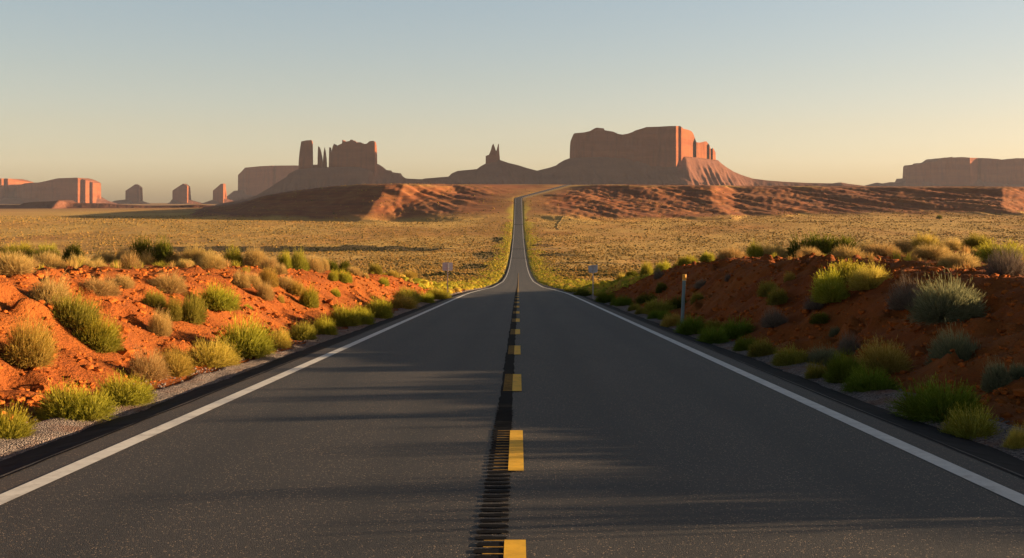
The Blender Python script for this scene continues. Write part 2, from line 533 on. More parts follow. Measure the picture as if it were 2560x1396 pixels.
# bitumen sealed strip of the milled rumble strip; grooves near the camera
ys = ribbon_ys(8.6, 330)
x = np.linspace(-.245, -.085, 5)
xw = -.1 + np.linspace(-1, 1, 5)[None, :] * (.08 * np.ones((len(ys), 1)))
c = road_z(ys)
edge = (.012 * vnoise(ys / .21, ys * 0, 5) + .008 * vnoise(ys / .07, ys * 0, 6))
Xs = xw.copy(); Xs[:, 0] -= edge * 1; Xs[:, 4] += edge[::-1]
V = np.stack([Xs, np.repeat(ys[:, None], 5, 1), np.repeat(c[:, None], 5, 1) + .02 + .003], -1)
seal = mesh_np('rumble_strip', V.reshape(-1, 3), grid_quads(len(ys), 5), mat=M['seal'], parent=road, smooth=False)
rv, rq = [], []
for k in range(80):
    y0 = 2.4 + k * .135
    if y0 > 11.4: break
    hl = .036 + .014 * random.Random(k).random()
    if y0 > 8.6: hl = .05
    L, R = -.188 - .014 * random.Random(k + 99).random(), -.016 + .012 * random.Random(k + 7).random()
    pts = []
    for j in range(14):
        ang = 2 * math.pi * j / 14
        ex = abs(math.cos(ang)) ** .3 * math.copysign(1, math.cos(ang))
        ey = abs(math.sin(ang)) ** .55 * math.copysign(1, math.sin(ang))
        rr = .72 + .42 * random.Random(k * 31 + j).random(); ex *= .9 + .2 * random.Random(k * 77 + j).random()
        pts.append(((L + R) / 2 + (R - L) / 2 * ex, y0 + hl * ey * rr))
    b = len(rv)
    rv.append(((L + R) / 2, y0, float(road_z(y0)) + .02 + .0055))
    for px_, py_ in pts: rv.append((px_, py_, float(road_z(py_)) + .02 + .0055))
    rq += [(b, b + 1 + j, b + 1 + (j + 1) % 14) for j in range(14)]
mesh_np('rumble_grooves', rv, tris=rq, mat=M['seal'], parent=road, smooth=False)
# centre dashes: right half full, left half only on the ridges between grooves
for k in range(60):
    y0, y1 = ([(-1.4, .5), (3.75, 5.72), (7.7, 9.65), (12.8, 14.9), (18.4, 20.6)] + [(24.3 + 5.9 * j, 26.4 + 5.9 * j) for j in range(60)])[k]
    if y0 > 330: break
    v, qd = [], []

    def rect(xa, xb, ya, yb, h):
        b = len(v)
        for (xx, yy) in ((xa, ya), (xb, ya), (xb, yb), (xa, yb)): v.append((xx, yy, float(road_z(yy)) + .02 + h))
        qd.append((b, b + 1, b + 2, b + 3))
    n = 6 if y0 < 40 else 2
    for j in range(n): rect(-.03, .092, y0 + (y1 - y0) * j / n, y0 + (y1 - y0) * (j + 1) / n, .009)
    if y0 < 60:
        yy = math.ceil((y0 - 2.4675) / .135) * .135 + 2.4675
        solid = (list(v), list(qd)); v.clear(); qd.clear()
        while yy < y1:
            w = .009
            if y0 > 11: w = .03
            rect(-.148, -.0305, max(y0, yy - w), min(y1, yy + w), .0085)
            yy += .135
        worn = (list(v), list(qd)); v, qd = solid
    else: worn = None
    dash = mesh_np('centre_dash', v, qd, mat=M['yellow'], parent=road, smooth=False)
    if worn and worn[1]: mesh_np('worn_paint', worn[0], worn[1], mat=M['worn'], parent=dash, smooth=False)
# tar joints across the far road
for ypx, in ((560,), (623,), (646,)):
    dz = (VY - ypx) / F
    yy = np.arange(300, 1000, .5)
    yv = yy[np.argmin(np.abs(road_z(yy) - dz * yy))] if ypx != 560 else 880
    ribbon('tar_joint', [yv - 1.6, yv, yv + 1.6], [-3.9, 3.9], [.05, .05], M['seal'], road)


def gravel(side):
    ys = ribbon_ys(-8, 170, .008, .12)
    n = 14
    inner = 4.40 + .03 * vnoise(ys / .6, ys * 0 + side, 12)
    outer = 5.05 + .28 * vnoise(ys / 3.1, ys * 0 + side, 13) + .12 * vnoise(ys / .7, ys * 0 + side, 14)
    f = np.linspace(0, 1, n)
    X = side * (inner[:, None] + (outer - inner)[:, None] * f)
    Y = np.repeat(ys[:, None], n, 1)
    bumpy = .012 * vnoise(X / .1, Y / .1, 15) + .02 * vnoise(X / .5, Y / .7, 16)
    fade = np.minimum(1, np.minimum(f * 8, (1 - f) * 5))
    Z = np.maximum(H(X, Y), road_z(Y) - .125) + .016 + (bumpy + .02) * fade
    Z[:, -1] -= .05
    o = mesh_np('gravel_shoulder', np.stack([X, Y, Z], -1).reshape(-1, 3), grid_quads(len(ys), n), mat=M['gravel'], smooth=True)
    tag(o, kind='structure')


gravel(-1); gravel(1)


def track_sheet(name, pts, w, mat):
    """a thin dirt sheet laid 3 cm over the plain along points (X, Y)"""
    pts = np.array(pts, float)
    s = np.linspace(0, len(pts) - 1, 60)
    X = np.interp(s, range(len(pts)), pts[:, 0]); Y = np.interp(s, range(len(pts)), pts[:, 1])
    X = _smooth(X, 9); Y = _smooth(Y, 9)
    tx, ty = np.gradient(X), np.gradient(Y)
    L = np.hypot(tx, ty); nx, ny = -ty / L, tx / L
    f = np.linspace(-1, 1, 5)
    ww = (np.interp(s, np.linspace(0, len(pts) - 1, len(w)), w) * (1 + .25 * vnoise(s * 3, s * 0, 3)))[:, None]
    GX = X[:, None] + nx[:, None] * f * ww; GY = Y[:, None] + ny[:, None] * f * ww
    GZ = H(GX, GY) + .25
    GZ[:, 0] -= .4; GZ[:, -1] -= .4
    o = mesh_np(name, np.stack([GX, GY, GZ], -1).reshape(-1, 3), grid_quads(60, 5), mat=mat)
    tag(o, kind='structure')


M['dirt'] = mat_simple('pale_dirt', (.44, .27, .1), .95, .1, .2, .15)
M['path'] = mat_simple('dark_worn_path', (.26, .18, .07), .95, .1, .2, .2)


def onplain(px, py):
    dx, dz = ray(px, py)
    Y = np.arange(150, 1200, .5)
    h = H(Y * dx + CX, Y, False)
    k = np.argmax(h >= Y * dz)
    return Y[k] * dx + CX, Y[k]


track_sheet('dirt_pullout', [onplain(1318, 626), onplain(1340, 624), onplain(1370, 623), onplain(1400, 622), onplain(1440, 620)], [9, 12, 9, 6, 1], M['dirt'])
sy_ = np.linspace(1085, 1425, 90)
f_ = np.linspace(0, 1, 5)
ww_ = 2.0 + 5.5 * np.clip((sy_ - 1085) / 60, 0, 1) + 1.2 * vnoise(sy_ / 15, sy_ * 0, 8)
gx_ = road_x(sy_)[:, None] + 4.7 + ww_[:, None] * f_[None]
gy_ = np.repeat(sy_[:, None], 5, 1)
gz_ = np.maximum(H(gx_, gy_), road_z(gy_) - .25) + .12
tag(mesh_np('dirt_shoulder', np.stack([gx_, gy_, gz_], -1).reshape(-1, 3), grid_quads(90, 5), mat=M['dirt']), kind='structure')
track_sheet('footpath', [onplain(1397, 575), onplain(1392, 570), onplain(1394, 562), onplain(1402, 552), onplain(1414, 541)], [.4, .5, .35], M['path'])

# ------------------------------------------------------------------ buttes and mesas
BASE = -32.0


def wx(px, d): return (px - VX) / F * d
def wz(py, d): return (VY - py) / F * d


def talus(parent, d, prof, half, slope=.62, nx=170, ny=70, seed=0, rough=1.0, name='talus_slope'):
    """debris apron: ridge line follows prof (photo px), falls off to front and back"""
    px = np.array([p[0] for p in prof]); py = np.array([p[1] for p in prof])
    X = np.linspace(wx(px[0], d), wx(px[-1], d), nx)
    P = np.interp(X, wx(px, d), wz(py, d))
    P = np.maximum(P, BASE)
    hgt = P - BASE
    R = np.maximum(hgt / slope, 4.0)
    hw = np.interp(X, wx(np.array([h[0] for h in half]), d), [h[1] for h in half])
    rmax = (R + hw).max()
    t = np.sign(np.linspace(-1, 1, ny)) * np.abs(np.linspace(-1, 1, ny)) ** 1.25
    XX = np.repeat(X[:, None], ny, 1)
    YY = d + t[None, :] * (R + hw)[:, None]
    k = np.clip((np.abs(YY - d) - hw[:, None]) / R[:, None], 0, 1)
    g = (1 - k) ** 1.45
    gl = ridged(XX / 38 + .25 * YY / 38, YY / 160, 3, seed) - .62
    g2 = fbm(XX / 16, YY / 24, 3, seed + 5)
    amp = np.clip(4.5 * k * (1 - k), 0, 1) * hgt[:, None]
    Z = BASE + hgt[:, None] * g + rough * (gl * .16 * amp + g2 * .03 * amp)
    ledge = np.sin(Z / 9.0) * 1.3 * np.clip(4 * k * (1 - k), 0, 1)
    Z = np.maximum(Z + rough * ledge, BASE - 2)
    V = np.stack([XX, YY, Z], -1).reshape(-1, 3)
    return mesh_np(name, V - np.array([parent.location]), grid_quads(nx, ny)[:, ::-1], mat=M['talus'], parent=parent)


def cliff(parent, d, prof, base_py, front=None, thick=None, nc=150, nk=30, seed=0, flute=1.0, taper=.04, name='cliff', dy=0.0, flw=11.0):
    """vertical walled rock: top follows prof (photo px); front = [(px, metres behind/ahead of d)]"""
    prof = sorted(prof, key=lambda p: p[0])
    px = np.array([p[0] for p in prof], float); py = np.array([p[1] for p in prof], float)
    px = px + np.arange(len(px)) * 1e-4
    f = (1 - np.cos(np.linspace(0, math.pi, nc))) / 2
    xs_ = np.unique(np.concatenate([px[0] + (px[-1] - px[0]) * (.5 * f + .5 * np.linspace(0, 1, nc)), px]))
    n = len(xs_)
    X = wx(xs_, d)
    T = np.interp(xs_, px, wz(py, d))
    W = X[-1] - X[0]
    thick = thick or W * .6
    s = np.linspace(0, 1, n); s = (xs_ - xs_[0]) / (xs_[-1] - xs_[0])
    lens = np.power(np.clip(1 - np.abs(2 * s - 1) ** 3.2, 0, 1), 1 / 2.4)
    if front is None:
        fr = -lens * thick / 2
    else:
        fr = np.interp(xs_, [p[0] for p in front], [p[1] for p in front])
    bk = np.maximum(fr, 0) + 1.0 + lens * thick * .6
    z0 = wz(base_py, d)
    kk = np.linspace(0, 1, nk)
    Fx = X[:, None] + 0 * kk; Zf = z0 + (T - z0)[:, None] * kk[None, :]
    ph = ridged(Fx / flw + .1 * vnoise(Zf / 30, Fx * 0, seed), Zf / 220, 3, seed) - .6
    big = fbm(Fx / (flw * 4), Zf / 400, 2, seed + 9)
    led = vnoise(Zf / 11, Fx / 160, seed + 3) * .8 + .5 * vnoise(Zf / 4, Fx / 60, seed + 4)
    amp = np.clip(lens * 2.5, 0, 1)[:, None]
    dep = (-ph * flw * .34 * flute + big * flw * .5 * flute) * amp + led * 1.2 * flute
    tp = (T.max() - z0) * taper * (kk[None, :])
    Yf = d + dy + fr[:, None] + dep + tp
    Yb = d + dy + bk[:, None] - dep - tp
    Yb = np.maximum(Yb, Yf + 1.0)
    # ends lean inward slightly with height
    xc = (X[0] + X[-1]) / 2
    lean = 1 - taper * .0 * kk
    A = np.stack([Fx * Yf / d, Yf, Zf * np.where(Zf > 0, Yf / d, 1.0)], -1)   # n, nk
    B = np.stack([Fx, Yb, Zf], -1)
    m = 6
    w = np.linspace(0, 1, m)[None, :, None]
    capz = A[:, -1][:, None, :] * (1 - w) + B[:, -1][:, None, :] * w
    capz[:, 1:-1, 2] -= np.abs(vnoise(capz[:, 1:-1, 0] / 20, capz[:, 1:-1, 1] / 20, seed)) * .02 * (T.max() - z0)
    loop = np.concatenate([A, capz[:, 1:-1], B[:, ::-1]], 1)  # n, nk*2+m-2
    cols = loop.shape[1]
    V = loop.reshape(-1, 3)
    q = grid_quads(n, cols)
    # end caps as strips between front and back columns
    e = []
    for r, flip in ((0, False), (n - 1, True)):
        for k in range(nk - 1):
            a, b = r * cols + k, r * cols + k + 1
            c_, d_ = r * cols + cols - 2 - k, r * cols + cols - 1 - k
            e.append((a, b, c_, d_) if not flip else (d_, c_, b, a))
    q = np.concatenate([q, np.array(e)])
    o = mesh_np(name, V - np.array([parent.location]), q, mat=M['cliff'], parent=parent, smooth=False)
    return o


def butte(name, label, cat, px, d, group=None):
    o = empty(name, (wx(px, d), d, BASE))
    o['label'] = label; o['category'] = cat
    if group: o['group'] = group
    bpy.context.view_layer.update()
    return o


# castle-like group left of the road
D = 4490
b = butte('castle_butte', 'castle-shaped butte with a square pillar and thin spires left of the road', 'butte', 850, D)
talus(b, D, [(540, 512), (615, 498), (642, 490), (675, 471), (722, 441), (724, 436), (745, 425.5), (790, 421), (935, 418), (943, 410), (955, 417), (966, 426), (979, 427), (980, 431), (1002, 434), (1005, 441), (1015, 447), (1060, 449), (1122, 449), (1200, 458)],
      [(540, 10), (740, 30), (760, 60), (935, 90), (950, 30), (1200, 10)], .6, seed=3, nx=220)
cliff(b, D, [(745.5, 428), (747, 400), (749, 378), (753, 354), (765, 351.5), (778, 350.5), (781, 356), (782, 385), (782.3, 428)], 440,
      front=[(745, -10), (780, -40), (782.5, 6)], thick=50, nc=60, seed=4, name='pillar', flw=9, flute=.5)
cliff(b, D, [(782, 413), (786, 412), (794, 412)], 440, front=[(782, -8), (794, -8)], thick=22, nc=20, seed=5, name='saddle', flute=.3)
cliff(b, D, [(793.6, 428), (794, 395), (795.2, 366), (799, 369), (803, 382), (806, 398), (808.5, 428)], 440, front=[(793, -7), (801, -14), (808.5, 0)], thick=20, nc=40, seed=6, name='spire', flute=.2, flw=6)
cliff(b, D, [(806, 428), (807.5, 400), (809, 382), (811.3, 369), (814, 380), (816, 395), (817.3, 428)], 440, front=[(806, -6), (812, -12), (817, 2)], thick=18, nc=40, seed=7, name='spire', flute=.2, flw=6)
cliff(b, D, [(821.6, 428), (822.6, 380), (823, 369), (825, 368.5), (825.8, 382), (829, 378), (832, 366), (835, 359.5), (839, 366), (842, 369.5), (843, 364.5), (855, 359), (855.6, 350), (857, 350), (859, 355), (865, 354.5), (874, 353), (876, 349.7), (881, 349.7), (884, 352.5), (890, 354), (891, 357), (900, 355.8), (905, 358), (907, 361), (917, 359.5), (924, 353.5), (932, 352.5), (936, 353.5), (939, 365), (940.5, 385), (941.5, 405), (943, 428)], 440,
      front=[(821, -10), (835, -40), (937, -120), (939, -112), (943, 30)], thick=130, nc=220, seed=8, flute=.6, flw=13)

# twin-pointed spire
D = 4550
b = butte('twin_spire', 'small dark twin-pointed rock spire on a wide base beside the big butte', 'rock spire', 1232, D)
talus(b, D, [(1030, 462), (1060, 447), (1123, 442), (1128, 435), (1144, 428), (1193, 423.4), (1201, 417), (1214, 410), (1251, 401), (1271, 408), (1295, 413.6), (1318, 421), (1341, 427), (1380, 440), (1420, 462)],
      [(1030, 8), (1214, 25), (1251, 30), (1420, 10)], .6, seed=13, nx=150)
cliff(b, D, [(1214, 415), (1214.3, 391), (1218, 388.5), (1222, 388), (1227, 376.5), (1230, 364.5), (1233.3, 359.5), (1236, 366), (1240, 378), (1241.5, 376), (1245, 362), (1247, 359.6), (1247.6, 376), (1249, 390), (1251.5, 415)], 422,
      front=[(1214, -22), (1243, -38), (1252, 0)], thick=60, nc=90, seed=14, name='tower', flute=.3, flw=9)

# the big butte right of the road
D = 4600
b = butte('sandstone_butte', 'huge red butte with a sunlit right shoulder, right of the road', 'butte', 1606, D)
talus(b, D, [(1320, 462), (1341, 428), (1373, 420.6), (1390, 415), (1394, 411), (1408, 403), (1424, 397.5), (1500, 396), (1720, 398), (1789, 402), (1798, 410), (1812, 420), (1830, 430), (1850, 438), (1880, 447), (1920, 452), (1960, 455), (2010, 457.5), (2080, 459), (2100, 456.5), (2120, 460), (2160, 465), (2250, 475)],
      [(1320, 20), (1424, 110), (1690, 260), (1789, 60), (1880, 15), (2250, 6)], .56, seed=23, nx=300, ny=90, rough=1.15)
cliff(b, D, [(1424, 405), (1424.5, 385), (1425.5, 365), (1427, 353), (1435, 334), (1442, 333), (1460, 331.5), (1475, 328), (1487, 321), (1492, 319.5), (1510, 321.5), (1511, 325), (1512, 326), (1533, 329.5), (1545, 335), (1556, 337), (1570, 334.5), (1580, 331), (1590, 326), (1604, 322), (1616, 318), (1650, 317), (1675, 315.5), (1700, 315.5), (1704, 318), (1708, 322), (1722, 325.5), (1729, 329), (1733, 334), (1737, 345), (1741, 356), (1750, 357), (1762, 354), (1766, 354), (1773, 362), (1777, 373), (1781, 371), (1783, 371), (1785, 374), (1789, 382), (1789.6, 405)], 418,
      front=[(1424, -60), (1440, -110), (1560, -190), (1690, -330), (1697, -285), (1703, -292), (1714, -245), (1728, -170), (1737, -90), (1741, -135), (1750, -100), (1763, -60), (1771, -15), (1774, -40), (1780, 0), (1782, -20), (1790, 50)], thick=260, nc=320, nk=46, seed=24, flute=.75, taper=.09, flw=34)

# mesa at the right frame edge
D = 6500
b = butte('mesa', 'long hazy mesa at the right edge of the skyline', 'mesa', 2450, D)
talus(b, D, [(2120, 475), (2160, 465), (2180, 460), (2192, 457), (2205, 459.5), (2225, 456), (2248, 456), (2266, 446), (2400, 441), (2560, 440), (2720, 444), (2800, 470)],
      [(2120, 8), (2250, 20), (2270, 200), (2720, 200), (2800, 20)], .6, seed=33, nx=220)
cliff(b, D, [(2264, 452), (2264.5, 440), (2265, 424), (2270, 417), (2283, 412), (2310, 410), (2318, 406), (2340, 404.6), (2354, 396), (2360, 394.5), (2379, 394), (2380, 392.6), (2382, 394), (2405, 393), (2430, 395), (2470, 396), (2495, 398), (2512, 401), (2525, 399), (2540, 396), (2600, 396), (2700, 399), (2740, 430)], 462,
      front=[(2264, -120), (2290, -230), (2425, -300), (2429, -285), (2446, -235), (2452, -250), (2700, -330), (2740, -100)], thick=500, nc=200, seed=34, flute=.55, flw=38, taper=.12)

# flat-topped mesa behind the castle group
D = 7000
b = butte('mesa', 'pale flat-topped mesa half hidden behind the castle-shaped butte', 'mesa', 700, D)
talus(b, D, [(480, 513), (520, 509), (560, 503), (575, 494), (596, 478), (740, 465), (860, 470), (930, 495)], [(480, 8), (596, 120), (860, 120), (930, 10)], .6, seed=43)
cliff(b, D, [(594.5, 486), (595, 438), (598, 435), (605, 428), (611, 421), (613, 419.5), (650, 416), (680, 414.5), (740, 414), (760, 416), (820, 418), (850, 440)], 490,
      front=[(594, -60), (615, -160), (683, -215), (684, -203), (688, -196), (690, -222), (850, -260)], thick=400, nc=130, seed=44, flute=.4, flw=30)

# three small sentinel towers
for i, (x0, x1, prof, ta, lab) in enumerate([
    (313.6, 352, [(313.4, 505), (313.8, 477), (325, 470), (338, 461), (345, 465.5), (351.5, 469), (352.3, 505)], [(262, 512), (290, 502), (310, 500), (332, 497), (352, 502), (375, 510), (410, 513)],
     'hazy house-shaped rock tower nearest the long left mesa, leftmost of three'),
    (431, 473, [(430.8, 505), (431.2, 477), (445, 467.5), (458, 459.4), (466, 463.5), (472, 467), (473.4, 505)], [(395, 514), (412, 512), (426, 507), (432, 499), (474, 500), (500, 507), (525, 513)],
     'widest house-shaped rock tower, middle one of the three hazy towers'),
    (532, 562, [(531.8, 505), (532.2, 477), (543, 468), (552, 460), (560, 459.3), (561.6, 478), (562.8, 505)], [(490, 514), (512, 507), (530, 501), (563, 497), (590, 505), (620, 513)],
     'narrow slant-topped rock tower beside the pale flat-topped mesa')]):
    D = 6800 - 150 * i
    b = butte('rock_tower', lab, 'rock tower', (x0 + x1) / 2, D, 'three small rock towers')
    talus(b, D, ta, [(ta[0][0], 5), (x0, 20), (x1, 20), (ta[-1][0], 5)], .6, nx=70, ny=40, seed=50 + i)
    w = (x1 - x0)
    cliff(b, D, prof, 508, front=[(x0, -10), (x0 + w * .88, -78), (x1, 25)], thick=90, nc=50, seed=60 + i, flute=.12, flw=14)

# long mesa at the left frame edge: two headlands
D = 6300
b = butte('mesa', 'low two-headed mesa with sunlit ends at the left edge of the skyline', 'mesa', 80, D)
talus(b, D, [(-160, 500), (0, 494), (60, 496), (140, 492), (243, 492), (262, 502), (275, 506), (300, 512), (330, 515)],
      [(-160, 100), (50, 120), (243, 60), (330, 6)], .55, seed=73, nx=180)
cliff(b, D + 60, [(-150, 470), (-140, 449), (-60, 447), (0, 446.5), (25, 447), (40, 450), (55, 454), (66, 470), (72, 500)], 508,
      front=[(-150, -60), (4, -200), (12, -150), (20, -165), (72, 110)], thick=300, nc=110, seed=74, flute=.6, flw=24)
cliff(b, D - 60, [(32, 500), (36, 478), (45, 466), (60, 459), (78, 457), (95, 457), (115, 453), (140, 447), (148, 446), (190, 444.5), (205, 448), (220, 453), (234, 458), (242, 465), (243, 480), (244, 500)], 508,
      front=[(32, 20), (60, -100), (195, -190), (204, -150), (214, -165), (226, -90), (232, -105), (244, 20)], thick=320, nc=160, seed=75, flute=.7, flw=26)

# low dark mesas on the left plain
D = 2700
b = butte('low_ridge', 'low dark broken ridge on the plain under the left mesa', 'ridge', 240, D)
BASE_SAVE = BASE; BASE = -30.0
talus(b, D, [(-160, 514), (-40, 512), (60, 512), (68, 508), (85, 506), (100, 505), (150, 503), (160, 500.5), (170, 503), (190, 508), (200, 508.5), (270, 509), (300, 512), (380, 515), (450, 514), (490, 512), (520, 514), (600, 520), (700, 528)],
      [(-160, 15), (150, 25), (165, 45), (180, 20), (500, 12), (700, 4)], .42, seed=83, nx=240, ny=60, rough=1.6, name='rock_slope')
BASE = BASE_SAVE

# ------------------------------------------------------------------ shrubs
def shrub_mesh(name, kind, seed):
    """dome of fanned stems (unit width, height hh); colour attribute r = random, g = distance along stem"""
    r = np.random.default_rng(seed)
    P = dict(D=(3200, 14000, .58, 1.5, .008, .06, .008), G=(3200, 14000, .58, 1.5, .008, .06, .008), Y=(3600, 12000, .55, 1.55, .007, .07, .006), O=(3000, 14000, .58, 1.5, .008, .06, .008),
             K=(1200, 15000, .55, 1.55, .012, .05, .017), T=(4200, 12000, .56, 1.55, .006, .09, .004), S=(3600, 12000, .56, 1.5, .007, .08, .006), W=(2000, 7000, .66, 1.4, .006, .11, .004))[kind]
    N, NS, hh, maxpol, wd, sl, sw = P
    th = r.uniform(0, 2 * math.pi, N)
    cp = 1 - r.random(N) * (1 - math.cos(maxpol))
    pol = np.arccos(cp)
    d = np.stack([np.sin(pol) * np.cos(th), np.sin(pol) * np.sin(th), np.cos(pol)], -1)
    R = 1 / np.sqrt((np.sin(pol) / .5) ** 2 + (np.cos(pol) / hh) ** 2)
    lump = vnoise(th * 1.6 + 3, pol * 2.6, seed) * .16 + vnoise(th * 4, pol * 6, seed + 2) * .10
    lump = lump + .07 * np.cos(th * 2 + seed)
    R = R * (.62 + .42 * r.random(N) ** .55) * (1 + .7 * lump)
    nl = {'T': 5, 'S': 4, 'W': 4, 'K': 6}.get(kind, 5)
    la = r.uniform(0, 6.28) + np.arange(nl) * 6.283 / nl + r.normal(0, .35, nl)
    lr = r.uniform(.12, .30, nl); lr[0] = .05
    lc = np.stack([np.cos(la) * lr, np.sin(la) * lr, np.zeros(nl)], -1)
    ls = r.uniform(.48, .78, nl); ls[0] = .9
    li = r.choice(nl, N, p=ls / ls.sum())
    R = R * ls[li]
    root = np.stack([np.cos(th + r.normal(0, .5, N)), np.sin(th + r.normal(0, .5, N)), np.zeros(N)], -1) * (r.random(N) ** .5 * .2)[:, None]
    root = root * .7 + lc[li]
    tip = root + d * R[:, None]
    up = np.array([0, 0, 1.0])
    ctrl = root + (d * .62 + up * .38) * (R * .55)[:, None] + r.normal(0, .02, (N, 3))
    T = np.array([.12, .45, .75, 1.0])
    pts = ((1 - T) ** 2)[None, :, None] * root[:, None] + (2 * T * (1 - T))[None, :, None] * ctrl[:, None] + (T ** 2)[None, :, None] * tip[:, None]
    side = np.cross(d, r.normal(0, 1, (N, 3))); side /= np.linalg.norm(side, axis=1)[:, None] + 1e-9
    w = wd * (.5 + .8 * r.random(N))[:, None] * np.array([.8, 1.0, .8, .15])[None, :] * .5
    A = pts - side[:, None] * w[..., None]; B = pts + side[:, None] * w[..., None]
    V = np.stack([A, B], 2).reshape(-1, 3)                       # N,4,2
    i = (np.arange(N) * 8)[:, None] + (np.arange(3) * 2)[None, :]
    q = np.stack([i, i + 1, i + 3, i + 2], -1).reshape(-1, 4)
    rnd = r.random(N)
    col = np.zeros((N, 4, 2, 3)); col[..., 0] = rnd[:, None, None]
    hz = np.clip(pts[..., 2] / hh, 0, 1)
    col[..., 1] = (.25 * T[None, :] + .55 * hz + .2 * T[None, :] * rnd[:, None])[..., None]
    col = col.reshape(-1, 3)
    # side twigs / leaflets
    pi = r.integers(0, N, NS); tt = r.uniform(.38, 1.0, NS)[:, None]
    p0 = (1 - tt) ** 2 * root[pi] + 2 * tt * (1 - tt) * ctrl[pi] + tt ** 2 * tip[pi]
    dd = d[pi] + r.normal(0, .34, (NS, 3)) + up * .3
    dd /= np.linalg.norm(dd, axis=1)[:, None]
    p1 = p0 + dd * (sl * r.uniform(.5, 1.2, NS))[:, None]
    sd = np.cross(dd, r.normal(0, 1, (NS, 3))); sd /= np.linalg.norm(sd, axis=1)[:, None] + 1e-9
    ws = (sw * r.uniform(.5, 1.2, NS) * .5)[:, None]
    mid = (p0 * .55 + p1 * .45)
    V2 = np.stack([p0, mid - sd * ws, p1, mid + sd * ws], 1).reshape(-1, 3)
    b0 = len(V)
    q2 = (np.arange(NS) * 4)[:, None] + np.arange(4)[None, :] + b0
    c2 = np.zeros((NS, 4, 3)); c2[..., 0] = r.random(NS)[:, None]
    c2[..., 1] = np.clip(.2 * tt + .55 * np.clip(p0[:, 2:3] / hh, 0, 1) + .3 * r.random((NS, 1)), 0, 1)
    V = np.concatenate([V, V2]); q = np.concatenate([q, q2]); col = np.concatenate([col, c2.reshape(-1, 3)])
    rad = np.percentile(np.hypot(V[:, 0], V[:, 1]), 96)
    V[:, :2] *= .5 / rad
    V[:, 2] *= .76 * hh / np.percentile(V[:, 2], 97.5)
    V[:, 2] = np.maximum(V[:, 2], -.03)
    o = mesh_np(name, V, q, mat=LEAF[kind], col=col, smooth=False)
    me = o.data
    bpy.data.objects.remove(o)
    return me


def stems_mesh(seed):
    r = random.Random(seed)
    V, Q = [], []
    for k in range(9):
        th = r.uniform(0, 6.28); L = r.uniform(.16, .3); pol = r.uniform(.25, 1.1)
        p0 = np.array([math.cos(th) * .04, math.sin(th) * .04, -.06])
        p1 = p0 + np.array([math.cos(th) * math.sin(pol), math.sin(th) * math.sin(pol), math.cos(pol)]) * L
        pm = (p0 + p1) / 2 + np.array([0, 0, .03])
        b = len(V)
        for p, rad in ((p0, .018), (pm, .012), (p1, .004)):
            for j in range(4): V.append((p[0] + rad * math.cos(j * 1.571), p[1] + rad * math.sin(j * 1.571), p[2]))
        for s in range(2):
            for j in range(4): Q.append((b + s * 4 + j, b + s * 4 + (j + 1) % 4, b + s * 4 + 4 + (j + 1) % 4, b + s * 4 + 4 + j))
    o = mesh_np('stems', V, Q, mat=M['wood'])
    me = o.data; bpy.data.objects.remove(o)
    return me


SHRUB = {k: [shrub_mesh('shrub_' + k.lower(), k, 100 * i + ord(k)) for i in range(3)] for k in 'GYOKTSWD'}
STEMS = [stems_mesh(i) for i in range(3)]

